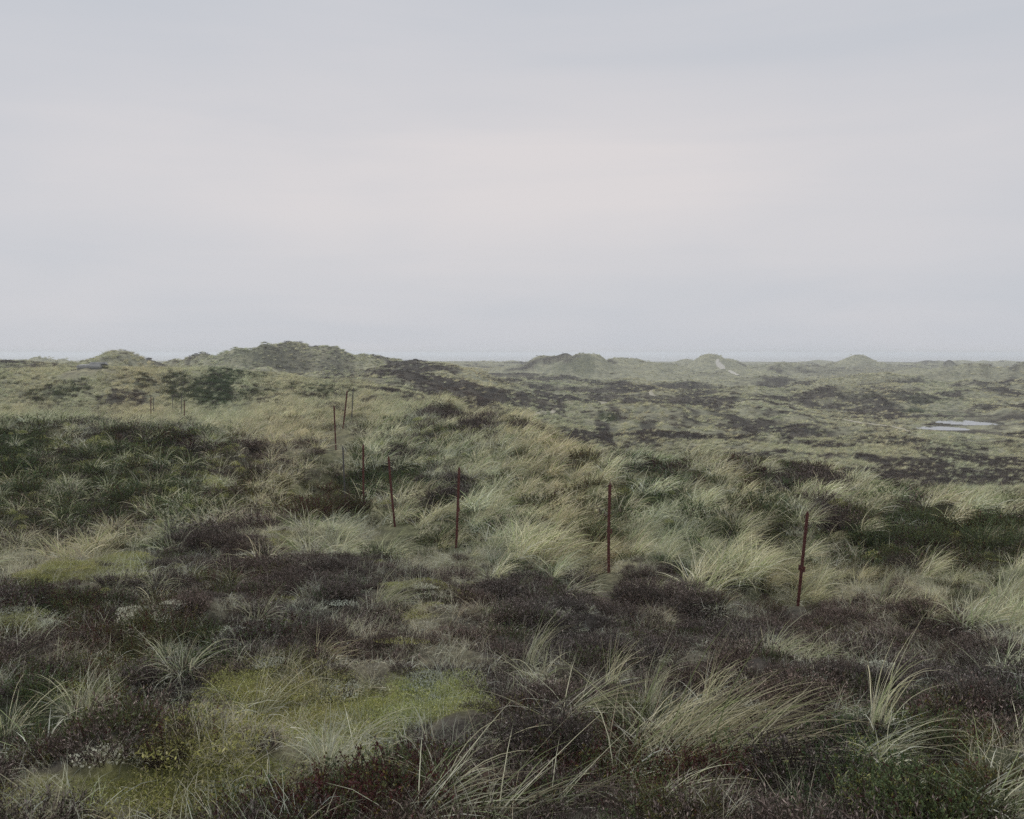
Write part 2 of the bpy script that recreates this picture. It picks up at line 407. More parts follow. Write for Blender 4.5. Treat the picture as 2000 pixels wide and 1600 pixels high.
# ------------------------------------------------------------------ what grows where
TYPES = 'GHMLSRF'       # marram, heather, moss, lichen, green shrub, red crowberry, fine dry grass
PATCHES = [
    # foreground
    ('M', 720, 1395, 240, 55, .93), ('M', 560, 1440, 200, 65, .93), ('M', 440, 1490, 160, 60, .92), ('M', 270, 1545, 200, 40, .9), ('M', 70, 1540, 90, 30, .9),
    ('M', 250, 1465, 60, 35, .5), ('F', 620, 1500, 240, 60, .5), ('F', 330, 1590, 380, 45, .85), ('F', 760, 1480, 150, 60, .5), ('F', 420, 1555, 250, 40, .6),
    ('S', 130, 1450, 190, 80, .75), ('S', 300, 1470, 90, 60, .6), ('H', 100, 1215, 230, 75, .9), ('R', 170, 1240, 160, 40, .45), ('S', 350, 1260, 110, 40, .55), ('H', 330, 1170, 80, 40, .6),
    ('L', 312, 1190, 44, 9, .92), ('L', 60, 1240, 75, 16, .45), ('L', 140, 1225, 45, 12, .4), ('L', 470, 1275, 40, 10, .35), ('L', 660, 1352, 50, 10, .4), ('L', 225, 1305, 50, 14, .25), ('L', 790, 1352, 60, 10, .35),
    ('M', 40, 1222, 60, 15, .6), ('M', 110, 1215, 30, 15, .5),
    ('R', 620, 1575, 230, 40, .8), ('R', 900, 1540, 170, 60, .7), ('R', 1180, 1510, 160, 60, .75), ('R', 1420, 1500, 110, 45, .8), ('S', 1650, 1500, 220, 70, .75), ('R', 1600, 1510, 120, 40, .5),
    ('S', 1870, 1480, 180, 110, .6), ('S', 1830, 1585, 130, 40, .8), ('H', 1640, 1570, 120, 40, .8), ('H', 1950, 1300, 150, 70, .9), ('S', 1680, 1420, 150, 40, .5), ('S', 1330, 1390, 140, 40, .4),
    ('H', 950, 1400, 150, 55, .85), ('H', 1060, 1440, 80, 50, .9), ('H', 650, 1260, 260, 90, .8), ('H', 1100, 1220, 260, 80, .7), ('H', 1480, 1290, 260, 70, .7), ('F', 1420, 1270, 200, 35, .35),
    ('M', 130, 1118, 140, 22, .8), ('M', 240, 1102, 100, 16, .85), ('F', 60, 1110, 90, 20, .7), ('M', 150, 1160, 50, 14, .5), ('F', 220, 1140, 60, 20, .5),
    ('M', 825, 1165, 70, 28, .75), ('L', 830, 1175, 50, 20, .3), ('F', 800, 1190, 90, 40, .4), ('F', 780, 1270, 180, 40, .4),
    ('M', 720, 1400, 230, 48, .95), ('M', 570, 1445, 200, 55, .95), ('M', 450, 1500, 140, 45, .92), ('M', 300, 1545, 180, 32, .85), ('M', 850, 1375, 90, 25, .9), ('F', 600, 1510, 180, 30, .4),
    ('S', 110, 1330, 210, 60, .5), ('R', 100, 1195, 190, 40, .5), ('S', 330, 1230, 90, 50, .5),
    # slope with the fence posts
    ('G', 1000, 1010, 380, 110, .6), ('G', 1320, 945, 300, 60, .95), ('G', 1050, 960, 200, 50, .8), ('G', 1060, 1060, 130, 60, .8), ('G', 1450, 1110, 150, 60, .9), ('G', 1900, 1010, 180, 30, .8), ('G', 1940, 1190, 170, 70, .8), ('F', 1960, 1262, 70, 12, .9),
    ('S', 1160, 1035, 65, 45, .7), ('S', 1260, 985, 50, 25, .35), ('S', 1420, 1045, 100, 35, .65), ('S', 1510, 1050, 70, 45, .6), ('H', 1615, 1010, 60, 32, .9), ('S', 1810, 1075, 240, 55, .8), ('H', 1780, 1075, 120, 40, .5),
    ('S', 1960, 1060, 80, 50, .7), ('F', 1720, 1165, 170, 25, .9), ('F', 900, 1105, 100, 35, .6), ('F', 700, 1020, 80, 40, .4), ('F', 1250, 1090, 80, 30, .5), ('G', 1330, 1140, 70, 40, .4),
    ('H', 1290, 1160, 90, 35, .85), ('H', 1620, 1210, 180, 35, .85), ('H', 960, 1170, 110, 35, .8), ('H', 1850, 1240, 110, 35, .8),
    ('H', 870, 965, 60, 38, .85), ('R', 650, 1000, 80, 26, .9), ('S', 740, 925, 60, 40, .6), ('H', 770, 905, 30, 25, .7), ('H', 1080, 912, 45, 10, .8), ('H', 890, 860, 70, 18, .8), ('H', 870, 818, 70, 24, .75),
    ('H', 990, 840, 90, 18, .7), ('H', 1120, 880, 120, 22, .75), ('H', 1230, 900, 90, 12, .6), ('R', 1500, 915, 190, 22, .6), ('H', 1560, 935, 150, 20, .7), ('S', 1720, 950, 90, 20, .7), ('H', 1780, 975, 90, 14, .7),
    ('M', 880, 855, 60, 14, .3), ('M', 800, 850, 30, 20, .3), ('M', 990, 975, 40, 25, .25),
    ('H', 860, 812, 90, 14, .9), ('H', 940, 822, 70, 10, .9), ('H', 1010, 840, 70, 12, .9), ('H', 1080, 862, 80, 12, .9), ('H', 1160, 884, 80, 12, .9), ('H', 1250, 898, 80, 8, .8), ('R', 1480, 908, 150, 10, .8), ('H', 1600, 925, 120, 10, .8),
    # hollow on the left
    ('S', 300, 955, 380, 115, .74), ('M', 350, 920, 280, 70, .30), ('S', 40, 900, 100, 70, .8), ('R', 290, 858, 130, 14, .9), ('H', 560, 885, 110, 30, .75), ('H', 480, 905, 160, 25, .5), ('H', 180, 1060, 150, 25, .5),
    ('H', 460, 1045, 110, 24, .95), ('H', 430, 1095, 150, 45, .9), ('H', 620, 1130, 150, 40, .85), ('F', 560, 1030, 90, 25, .6), ('M', 560, 1065, 60, 20, .4), ('F', 640, 1075, 80, 25, .5), ('G', 620, 980, 90, 50, .6),
    ('F', 450, 1020, 120, 12, .6), ('F', 130, 850, 100, 12, .5),
    # plateau and hill on the left
    ('G', 300, 825, 400, 24, .8), ('F', 400, 838, 280, 12, .6), ('H', 120, 803, 120, 9, .8), ('H', 230, 800, 60, 7, .6), ('H', 640, 801, 70, 7, .8), ('H', 480, 795, 110, 6, .5), ('H', 280, 830, 120, 8, .4),
    ('G', 300, 750, 450, 45, .5), ('S', 390, 755, 90, 28, .72), ('S', 450, 735, 60, 20, .6), ('S', 440, 778, 80, 14, .6), ('H', 250, 778, 50, 15, .6), ('S', 95, 765, 70, 18, .45), ('S', 160, 755, 30, 18, .5), ('S', 285, 755, 25, 18, .5),
    ('F', 190, 719, 70, 9, .6), ('H', 350, 717, 130, 5, .6), ('S', 600, 765, 70, 14, .4), ('H', 640, 775, 40, 8, .4), ('H', 30, 710, 90, 8, .9),
    # beyond
    ('H', 700, 735, 120, 7, .8), ('H', 740, 752, 130, 12, .65), ('S', 560, 712, 120, 20, .25), ('S', 1192, 817, 26, 8, .95), ('G', 1250, 812, 60, 12, .9), ('G', 1130, 795, 60, 12, .8), ('G', 1080, 822, 70, 14, .7), ('S', 1790, 804, 44, 4, .9),
    ('H', 1640, 785, 120, 18, .6), ('H', 1580, 845, 160, 18, .55), ('H', 1400, 830, 200, 12, .5), ('H', 1720, 835, 60, 10, .6), ('G', 1450, 870, 300, 12, .6), ('G', 1800, 850, 180, 8, .5), ('H', 1760, 775, 120, 9, .5), ('S', 1800, 780, 100, 8, .4),
    ('H', 1960, 735, 60, 12, .7), ('H', 1700, 725, 130, 7, .6), ('H', 1500, 735, 110, 6, .5), ('G', 1300, 740, 160, 10, .7), ('G', 1900, 722, 100, 8, .6), ('H', 950, 765, 130, 8, .5), ('H', 1100, 745, 120, 5, .5), ('H', 1330, 780, 120, 8, .4),
    ('G', 570, 702, 260, 30, .97), ('G', 680, 712, 130, 16, .9), ('G', 250, 696, 90, 12, .8), ('G', 420, 697, 90, 12, .8), ('S', 540, 700, 120, 14, .35), ('H', 600, 729, 110, 5, .85), ('G', 1150, 715, 170, 18, .8), ('G', 1390, 705, 90, 14, .8), ('G', 1680, 704, 70, 10, .8), ('G', 1900, 735, 110, 20, .7), ('G', 85, 701, 70, 3, .9),
    ('H', 1850, 820, 110, 5, .6), ('G', 1390, 705, 50, 9, .8), ('G', 1680, 702, 60, 7, .8), ('S', 1115, 712, 40, 6, .5), ('H', 890, 742, 60, 5, .6), ('H', 1830, 885, 130, 14, .35), ('H', 1950, 870, 90, 12, .35),
]
PW = []
for (t_, u_, v_, ru_, rv_, s_) in PATCHES:
    dc_ = at(u_, v_)[1]
    dn_ = at(u_, v_ + rv_)[1]
    df_ = at(u_, v_ - rv_)[1]
    rl = 0.5 * (min(math.log(df_ / dc_), 2.5 * math.log(dc_ / dn_) + .02) + math.log(dc_ / dn_)) if dn_ < dc_ else 0.05
    rl = min(max(rl, 0.02), 0.35)
    if t_ == 'H' and dc_ > 115:
        s_ *= .6
    PW.append((TYPES.index(t_), u_, math.log(dc_), ru_, rl, s_))


def zones(x, y):
    d = np.maximum(y, 2.0)
    u = 1000 + F * x / d
    ld = np.log(d)
    near = 1 - sstep(13, 17, d)
    far = sstep(45, 75, d) * ((u > 700) | (d > 118))
    n1 = fbm(x / 17, y / 10, 41, 5, .66)
    n2 = fbm(x / 1.5, y / 1.5, 45, 3, .6)
    n3 = fbm(x / 60, y / 60, 48, 2)
    W = np.zeros((len(d), 7))
    ph = sstep(-.22, .26, .75 * n1 + .30 * n3 - .26 * roll(x, y) + .20 - .40 * sstep(250, 520, d))
    pf = sstep(.05, .5, n2)
    W[:, 1] = near * (0.96 - .36 * pf) + (1 - near) * ((1 - far) * .07 + far * ph * .92)
    W[:, 6] = near * (.03 + .32 * pf) + (1 - near) * .06
    W[:, 4] = (1 - near) * (1 - far) * .05 + near * .02
    W[:, 0] = np.clip(1 - W.sum(1), 0, 1)
    cush = near * (1 - sstep(.04, .2, np.abs(perlin(x / 1.25, y / 1.1, 21)))) * .45
    gap = cush * W[:, 1]
    W[:, 1] -= gap
    W[:, 6] += gap * .8
    W[:, 2] += gap * .2
    nn = .62 * fbm(x / (0.03 * d + .35), y / (0.05 * d + .35), 55, 4, .72)
    for (ti, uc, lc, ru, rl, s) in PW:
        r = np.sqrt(((u - uc) / ru) ** 2 + ((ld - lc) / rl) ** 2)
        sel = r < 2.2
        if not sel.any():
            continue
        m = s * sstep(1.25, .65, r[sel] + nn[sel] * (.45 if ti in (2, 3) else 1))
        W[sel] *= (1 - m)[:, None]
        W[sel, ti] += m
    return W


# ------------------------------------------------------------------ materials
def new_mat(name):
    m = bpy.data.materials.new(name)
    m.use_nodes = True
    m.node_tree.nodes.clear()
    return m, m.node_tree


def set_in(t, sock, v):
    if hasattr(v, 'is_output'):
        t.links.new(v, sock)
    else:
        sock.default_value = v


def mixc_(t, fac, a, b, blend='MIX'):
    n = N(t, 'ShaderNodeMix', data_type='RGBA', blend_type=blend)
    set_in(t, n.inputs[0], fac)
    set_in(t, n.inputs[6], a)
    set_in(t, n.inputs[7], b)
    return n.outputs[2]


def noise_(t, vec, scale, detail=3.0, rough=.55):
    n = N(t, 'ShaderNodeTexNoise')
    n.inputs['Scale'].default_value = scale
    n.inputs['Detail'].default_value = detail
    n.inputs['Roughness'].default_value = rough
    if vec is not None:
        t.links.new(vec, n.inputs['Vector'])
    return n.outputs['Fac']


def ramp_(t, fac, a, b):
    n = N(t, 'ShaderNodeMapRange')
    n.inputs['From Min'].default_value = a
    n.inputs['From Max'].default_value = b
    t.links.new(fac, n.inputs['Value'])
    return n.outputs[0]


def principled(t, color, rough=.8, spec=.25, metal=0.0):
    p = N(t, 'ShaderNodeBsdfPrincipled')
    set_in(t, p.inputs['Base Color'], color)
    set_in(t, p.inputs['Roughness'], rough)
    p.inputs['Specular IOR Level'].default_value = spec
    p.inputs['Metallic'].default_value = metal
    return p


def blade_material(name, translucent=0.3, warm=(1.03, .985, .90), cool=(.90, .98, .95)):
    """plants: colour of each blade from the mesh, the plant's own tint on top"""
    m, t = new_mat(name)
    out = N(t, 'ShaderNodeOutputMaterial')
    at_ = N(t, 'ShaderNodeAttribute', attribute_name='bcol')
    ti = N(t, 'ShaderNodeAttribute', attribute_name='tint', attribute_type='INSTANCER')
    oi = N(t, 'ShaderNodeObjectInfo')
    c1 = mixc_(t, ti.outputs['Fac'], (*warm, 1), (*cool, 1))
    val = N(t, 'ShaderNodeMapRange')
    val.inputs['To Min'].default_value = .72
    val.inputs['To Max'].default_value = 1.25
    t.links.new(oi.outputs['Random'], val.inputs['Value'])
    c2 = mixc_(t, 1.0, at_.outputs['Color'], c1, 'MULTIPLY')
    c3 = N(t, 'ShaderNodeVectorMath', operation='SCALE')
    t.links.new(c2, c3.inputs[0])
    t.links.new(val.outputs[0], c3.inputs['Scale'])
    p = principled(t, c3.outputs[0], .62, .25)
    if translucent:
        tr = N(t, 'ShaderNodeBsdfTranslucent')
        t.links.new(c3.outputs[0], tr.inputs['Color'])
        mx = N(t, 'ShaderNodeMixShader')
        mx.inputs[0].default_value = translucent
        t.links.new(p.outputs[0], mx.inputs[1])
        t.links.new(tr.outputs[0], mx.inputs[2])
        t.links.new(mx.outputs[0], out.inputs['Surface'])
    else:
        t.links.new(p.outputs[0], out.inputs['Surface'])
    return m


M_MARRAM = blade_material('marram_blades', .32)
M_HEATH = blade_material('heather_twigs', .1, (1.08, .98, .95), (.92, .98, 1.05))
M_SHRUB = blade_material('crowberry_leaves', .2, (1.25, .95, .85), (.8, 1.05, .9))
M_MOSS = blade_material('moss_fronds', .25)
M_LICHEN = blade_material('lichen_lobes', .1)

# bare ground and litter under the plants
COLS = np.array([(.33, .33, .25), (.078, .070, .066), (.22, .22, .095), (.40, .43, .36), (.068, .082, .048), (.085, .052, .044), (.29, .265, .20)])
mg, t = new_mat('heath_ground')
out = N(t, 'ShaderNodeOutputMaterial')
ca = N(t, 'ShaderNodeAttribute', attribute_name='cover')
ge = N(t, 'ShaderNodeNewGeometry')
n_fine = noise_(t, ge.outputs['Position'], 9.0, 4, .65)
n_mid = noise_(t, ge.outputs['Position'], 1.1, 5, .68)
n_big = noise_(t, ge.outputs['Position'], .28, 5, .65)
v1 = ramp_(t, n_fine, .25, .75)
v2 = ramp_(t, n_mid, .3, .7)
v3 = ramp_(t, n_big, .35, .65)
c = mixc_(t, v1, (.62, .62, .62, 1), (1.35, 1.35, 1.3, 1))
c = mixc_(t, 1.0, ca.outputs['Color'], c, 'MULTIPLY')
k = mixc_(t, v2, (.55, .56, .60, 1), (1.32, 1.30, 1.2, 1))
c = mixc_(t, 1.0, c, k, 'MULTIPLY')
k = mixc_(t, v3, (.72, .74, .76, 1), (1.2, 1.18, 1.12, 1))
c = mixc_(t, 1.0, c, k, 'MULTIPLY')
p = principled(t, c, .95, .05)
bump = N(t, 'ShaderNodeBump')
bump.inputs['Strength'].default_value = .8
bump.inputs['Distance'].default_value = .35
t.links.new(n_mid, bump.inputs['Height'])
t.links.new(bump.outputs[0], p.inputs['Normal'])
t.links.new(p.outputs[0], out.inputs['Surface'])

# ------------------------------------------------------------------ the ground: one sheet
NU, ND = 880, 640
gu = np.linspace(-640, 2640, NU)
gd = np.exp(np.linspace(math.log(0.9), math.log(1290), ND))
UU, DD = np.meshgrid(gu, gd)
GX = (UU - 1000) / F * (DD + 3.0)
GY = DD
gx, gy = GX.ravel(), GY.ravel()
gz = height(gx, gy)
W = zones(gx, gy)
cov = W @ COLS
# close by, the turf itself shows between the blades; far off the ground stands for the grass that covers it
turf = COLS.copy()
turf[0] = (.150, .155, .095)
turf[6] = (.23, .215, .155)
kn = (1 - sstep(45, 110, gy))[:, None]
cov = cov * (1 - kn) + (W @ turf) * kn


def mesh_np(name, V, Fq, mat=None, smooth=False, cols=None, attr='bcol'):
    """fast mesh from arrays; Fq may mix by giving a list of arrays (tris, quads)"""
    me = bpy.data.meshes.new(name)
    Fl = Fq if isinstance(Fq, list) else [Fq]
    Fl = [f for f in Fl if len(f)]
    me.vertices.add(len(V))
    me.vertices.foreach_set('co', np.ascontiguousarray(V, np.float32).ravel())
    loops = np.concatenate([f.ravel() for f in Fl]).astype(np.int32)
    sizes = np.concatenate([np.full(len(f), f.shape[1]) for f in Fl]).astype(np.int32)
    starts = np.concatenate([[0], np.cumsum(sizes)[:-1]]).astype(np.int32)
    me.loops.add(len(loops))
    me.loops.foreach_set('vertex_index', loops)
    me.polygons.add(len(sizes))
    me.polygons.foreach_set('loop_start', starts)
    if smooth:
        me.polygons.foreach_set('use_smooth', np.ones(len(sizes), bool))
    if cols is not None:
        a = me.attributes.new(attr, 'FLOAT_COLOR', 'POINT')
        c4 = np.ones((len(V), 4), np.float32)
        c4[:, :3] = cols
        a.data.foreach_set('color', c4.ravel())
    if mat:
        me.materials.append(mat)
    me.update(calc_edges=True)
    return me


def link(name, me, parent=None, kind=None, label=None, cat=None, group=None):
    o = bpy.data.objects.new(name, me)
    COL.objects.link(o)
    if parent is not None:
        o.parent = parent
    if kind:
        o['kind'] = kind
    if label:
        o['label'] = label
    if cat:
        o['category'] = cat
    if group:
        o['group'] = group
    return o


ii = (np.arange(ND - 1)[:, None] * NU + np.arange(NU - 1)[None, :]).ravel()
quads = np.stack([ii, ii + 1, ii + NU + 1, ii + NU], 1)
ground = link('ground', mesh_np('ground', np.stack([gx, gy, gz], 1), quads, mg, True, cov, 'cover'), kind='structure')
ground['label'] = 'rolling dune heath of pale marram grass and dark heather'

# ------------------------------------------------------------------ sea
ms, t = new_mat('sea_water')
out = N(t, 'ShaderNodeOutputMaterial')
ge = N(t, 'ShaderNodeNewGeometry')
mp = N(t, 'ShaderNodeMapping')
mp.inputs['Scale'].default_value = (.02, .05, .05)
t.links.new(ge.outputs['Position'], mp.inputs['Vector'])
nf = noise_(t, mp.outputs[0], 2.0, 6, .6)
p = principled(t, mixc_(t, nf, (.46, .465, .475, 1), (.50, .505, .51, 1)), .5, .06)
bu = N(t, 'ShaderNodeBump')
bu.inputs['Strength'].default_value = .6
bu.inputs['Distance'].default_value = 3.0
t.links.new(nf, bu.inputs['Height'])
t.links.new(bu.outputs[0], p.inputs['Normal'])
t.links.new(p.outputs[0], out.inputs['Surface'])
SV = np.array([(-9000, 900, -14.5), (9000, 900, -14.5), (9000, 14000, -14.5), (-9000, 14000, -14.5)], float)
link('sea', mesh_np('sea', SV, np.array([[0, 1, 2, 3]]), ms), kind='structure', label='grey sea lying flat along the horizon')

# ------------------------------------------------------------------ ponds
mw, t = new_mat('pond_water')
out = N(t, 'ShaderNodeOutputMaterial')
ge = N(t, 'ShaderNodeNewGeometry')
nf = noise_(t, ge.outputs['Position'], 1.6, 3, .5)
p = principled(t, (.03, .035, .035, 1), .03, 1.0)
bu = N(t, 'ShaderNodeBump')
bu.inputs['Strength'].default_value = .05
bu.inputs['Distance'].default_value = .1
t.links.new(nf, bu.inputs['Height'])
t.links.new(bu.outputs[0], p.inputs['Normal'])
t.links.new(p.outputs[0], out.inputs['Surface'])
PLAB = ['grey pond with green reeds at its left end', 'pale ragged pool to the right between the pond and the narrow pool', 'narrow bright pool nearest of the three waters']
for (uc, vc, dc, wu, hd), pz, lb in zip(PONDS, POND_Z, PLAB):
    xc, wx = (uc - 1000) / F * dc, wu * dc / F
    n = 72
    th = np.linspace(0, 2 * np.pi, n, endpoint=False)
    rr = 1.30 + .12 * perlin(np.cos(th) * 2.2 + uc, np.sin(th) * 2.2, 61)
    V = np.stack([xc + wx * rr * np.cos(th), dc + hd * rr * np.sin(th), np.full(n, pz - 0.015)], 1)
    V = np.vstack([V, [[xc, dc, pz - 0.015]]])
    Fc = np.array([[i, (i + 1) % n, n] for i in range(n)])
    link('pond', mesh_np('pond', V, Fc, mw), kind='structure', label=lb)

# ------------------------------------------------------------------ sandy paths
mp_, t = new_mat('pale_sand')
out = N(t, 'ShaderNodeOutputMaterial')
ge = N(t, 'ShaderNodeNewGeometry')
nf = noise_(t, ge.outputs['Position'], .6, 5, .65)
p = principled(t, mixc_(t, nf, (.42, .40, .34, 1), (.62, .60, .54, 1)), .95, .1)
t.links.new(p.outputs[0], out.inputs['Surface'])
mp2, t = new_mat('dull_sand')
out = N(t, 'ShaderNodeOutputMaterial')
ge = N(t, 'ShaderNodeNewGeometry')
nf = noise_(t, ge.outputs['Position'], .9, 5, .65)
p = principled(t, mixc_(t, nf, (.30, .28, .21, 1), (.50, .47, .39, 1)), .95, .1)
t.links.new(p.outputs[0], out.inputs['Surface'])
PATHS = [
    ('white sandy path climbing the far dune with the pale scar', [(1403, 703), (1401, 708), (1404, 712), (1408, 717), (1412, 722)], [.8, 1.2, 1.9, 2.5, 1.4], .30),
    ('short sandy path at the foot of the far dune', [(1424, 727), (1436, 731), (1442, 735)], [.8, 1.2, .6], .30),
    ('curved pale sand path in the middle of the plain', [(1275, 764), (1271, 768), (1273, 774), (1281, 779)], [.25, .45, .45, .25], .22),
    ('thin sandy path running towards the three pools', [(1650, 821), (1680, 827), (1720, 832), (1760, 838), (1790, 845)], [.35, .6, .6, .6, .35], .20),
    ('flat pale sand patch on the plain', [(1168, 786), (1180, 787), (1200, 785)], [.4, .9, .4], .22),
    ('faint sandy path skirting the grassy mound behind the near ridge', [(1008, 822), (1030, 818), (1060, 809), (1090, 800)], [.3, .5, .5, .25], .20),
]
for lb, pts, ws, off in PATHS:
    P = np.array([at(*q)[:2] for q in pts])
    nseg = 40
    s = np.linspace(0, len(P) - 1, nseg)
    Xs = np.interp(s, range(len(P)), P[:, 0])
    Ys = np.interp(s, range(len(P)), P[:, 1])
    wv = np.interp(s, range(len(P)), ws)
    wv = wv * (1 + .3 * perlin(s * 2.3, s * 0 + len(lb), 71))
    tx, ty = np.gradient(Xs), np.gradient(Ys)
    ln = np.hypot(tx, ty) + 1e-9
    nx, ny = -ty / ln, tx / ln
    rows = []
    for kk in np.linspace(-1, 1, 5):
        x_, y_ = Xs + nx * wv * kk, Ys + ny * wv * kk
        rows.append(np.stack([x_, y_, height(x_, y_) + off * (1 - .5 * abs(kk))], 1))
    V = np.concatenate(rows)
    Fc = np.array([[r * nseg + i, r * nseg + i + 1, (r + 1) * nseg + i + 1, (r + 1) * nseg + i] for r in range(4) for i in range(nseg - 1)])
    link('sand_path', mesh_np('sand_path', V, Fc, mp_ if off > .25 else mp2, True), kind='structure', label=lb)


# ------------------------------------------------------------------ plant shapes
class Blades:
    def __init__(self):
        self.V, self.Q, self.T, self.C, self.n = [], [], [], [], 0

    def add(self, base, az, lean, curl, L, w, col, tipcol, seg=4, twist=None, kink=None):
        """many blades at once: arrays of n; each a tapering ribbon that bends over"""
        n = len(az)
        s = np.linspace(0, 1, seg + 1)
        pos = np.zeros((n, seg + 1, 3))
        pos[:, 0] = base
        dirs = np.zeros((n, seg + 1, 3))
        for i in range(seg + 1):
            th = np.minimum(lean + curl * (s[i] ** 1.25), R(172))
            dirs[:, i] = np.stack([np.sin(th) * np.cos(az), np.sin(th) * np.sin(az), np.cos(th)], 1)
            if i:
                pos[:, i] = pos[:, i - 1] + .5 * (dirs[:, i] + dirs[:, i - 1]) * (L / seg)[:, None]
        if twist is None:
            twist = RNG.uniform(0, np.pi, n)
        h = np.stack([-np.sin(az), np.cos(az), np.zeros(n)], 1)
        V = np.zeros((n, seg * 2 + 1, 3))
        Cc = np.zeros((n, seg * 2 + 1, 3))
        for i in range(seg + 1):
            up = np.cross(dirs[:, i], h)
            side = h * np.cos(twist)[:, None] + up * np.sin(twist)[:, None]
            wi = (w * (1 - s[i]) ** .55 * .5)[:, None]
            cc = col * (1 - s[i]) + tipcol * s[i]
            if i < seg:
                V[:, 2 * i] = pos[:, i] - side * wi
                V[:, 2 * i + 1] = pos[:, i] + side * wi
                Cc[:, 2 * i] = cc
                Cc[:, 2 * i + 1] = cc
            else:
                V[:, 2 * seg] = pos[:, seg]
                Cc[:, 2 * seg] = cc
        k = seg * 2 + 1
        off = self.n + np.arange(n)[:, None] * k
        for i in range(seg - 1):
            self.Q.append(np.stack([off[:, 0] + 2 * i, off[:, 0] + 2 * i + 1, off[:, 0] + 2 * i + 3, off[:, 0] + 2 * i + 2], 1))
        self.T.append(np.stack([off[:, 0] + 2 * seg - 2, off[:, 0] + 2 * seg - 1, off[:, 0] + 2 * seg], 1))
        self.V.append(V.reshape(-1, 3))
        self.C.append(Cc.reshape(-1, 3))
        self.n += n * k
        return pos, dirs

    def leaves(self, p, dv, L, w, col):
        """small pointed leaves (two triangles each)"""
        n = len(p)
        rnd = RNG.normal(size=(n, 3))
        side = np.cross(dv, rnd)
        side /= np.linalg.norm(side, axis=1, keepdims=True) + 1e-9
        m = p + dv * (L * .5)[:, None]
        V = np.stack([p, m - side * (w * .5)[:, None], p + dv * L[:, None], m + side * (w * .5)[:, None]], 1)
        off = self.n + np.arange(n) * 4
        self.Q.append(np.stack([off, off + 1, off + 2, off + 3], 1))
        self.V.append(V.reshape(-1, 3))
        self.C.append(np.repeat(col, 4, 0))
        self.n += n * 4

    def mesh(self, name, mat):
        return mesh_np(name, np.concatenate(self.V), [np.concatenate(self.Q) if self.Q else np.zeros((0, 4), int),
                                                     np.concatenate(self.T) if self.T else np.zeros((0, 3), int)], mat, False, np.concatenate(self.C))


STRAW = np.array([(.68, .66, .50), (.58, .57, .45), (.50, .53, .35), (.34, .40, .22), (.72, .71, .61), (.78, .78, .71), (.55, .49, .37)])


def pick_cols(n, probs, spread=.28):
    c = STRAW[RNG.choice(len(STRAW), n, p=np.array(probs) / sum(probs))]
    return c * RNG.normal(1, spread, (n, 1)).clip(.35, 1.5)


def marram(n, Rb, L, style, w=.005, seg=5, dead=.3):
    b = Blades()
    r = Rb * np.sqrt(RNG.random(n))
    a = RNG.uniform(0, 2 * np.pi, n)
    base = np.stack([r * np.cos(a), r * np.sin(a), np.full(n, -.03)], 1)
    if style == 'wind':
        az = RNG.normal(0, .5, n)
        az = np.where(RNG.random(n) < .2, a, az)
        lean = np.abs(RNG.normal(R(36), R(15), n))
        curl = RNG.normal(R(60), R(20), n).clip(R(12), R(105))
        LL = L * RNG.normal(.9, .2, n).clip(.4, 1.35)
    elif style == 'lean':
        az = RNG.normal(0, .30, n)
        lean = np.abs(RNG.normal(R(58), R(15), n))
        curl = RNG.normal(R(40), R(18), n).clip(R(8), R(85))
        LL = L * RNG.normal(.88, .22, n).clip(.35, 1.35)
    elif style == 'upright':
        az = RNG.normal(0, .55, n)
        lean = np.abs(RNG.normal(R(8), R(8), n))
        curl = RNG.normal(R(58), R(28), n).clip(R(8), R(120))
        LL = L * RNG.normal(.9, .22, n).clip(.4, 1.4)
    else:
        az = a + RNG.normal(0, .5, n)
        lean = np.abs(RNG.normal(R(30), R(18), n))
        curl = RNG.normal(R(70), R(28), n).clip(R(10), R(125))
        LL = L * RNG.normal(.85, .25, n).clip(.3, 1.4)
    col = pick_cols(n, (4, 3.4, 2.2, 2.2, 1.2, .6, 1.2))
    tip = col * np.array([1.04, .98, .86])
    LL = np.where(RNG.random(n) < .07, LL * .5, LL)
    az = az + (RNG.random(n) < .06) * RNG.normal(0, 1.4, n)
    b.add(base, az, lean, curl, LL, w * RNG.uniform(.6, 1.35, n), col, tip, seg)
    m = int(n * dead)
    if m:                               # bleached dead skirt round the foot
        r = Rb * (.4 + .7 * RNG.random(m))
        a = RNG.uniform(0, 2 * np.pi, m)
        base = np.stack([r * np.cos(a), r * np.sin(a), np.full(m, 0.0)], 1)
        azd = a + RNG.normal(0, .6, m) if style == 'splay' else np.where(RNG.random(m) < .6, RNG.normal(-.1, .6, m), a)
        lean = RNG.normal(R(62), R(16), m)
        curl = RNG.normal(R(42), R(22), m).clip(0, R(80))
        col = pick_cols(m, (2, 2, .3, 0, 3, 3, 1.5))
        b.add(base, azd, lean, curl, L * RNG.uniform(.3, .75, m), w * RNG.uniform(.8, 1.4, m), col, col * .92, 3)
    return b


def dry_grass(n, Rb, L, w=.0028, lean=28, flat=.35):
    b = Blades()
    r = Rb * np.sqrt(RNG.random(n))
    a = RNG.uniform(0, 2 * np.pi, n)
    base = np.stack([r * np.cos(a), r * np.sin(a), np.full(n, -.02)], 1)
    az = np.where(RNG.random(n) < .5, RNG.normal(0, .8, n), RNG.uniform(0, 2 * np.pi, n))
    ln = np.abs(RNG.normal(R(lean), R(20), n)) + (RNG.random(n) < flat) * R(35)
    cu = RNG.normal(R(45), R(30), n).clip(0, R(110))
    col = pick_cols(n, (2, 3, .8, .4, 2.5, 1.2, 2.2)) * .88
    b.add(base, az, ln, cu, L * RNG.uniform(.5, 1.2, n), w * RNG.uniform(.7, 1.3, n), col, col * 1.05, 3)
    return b


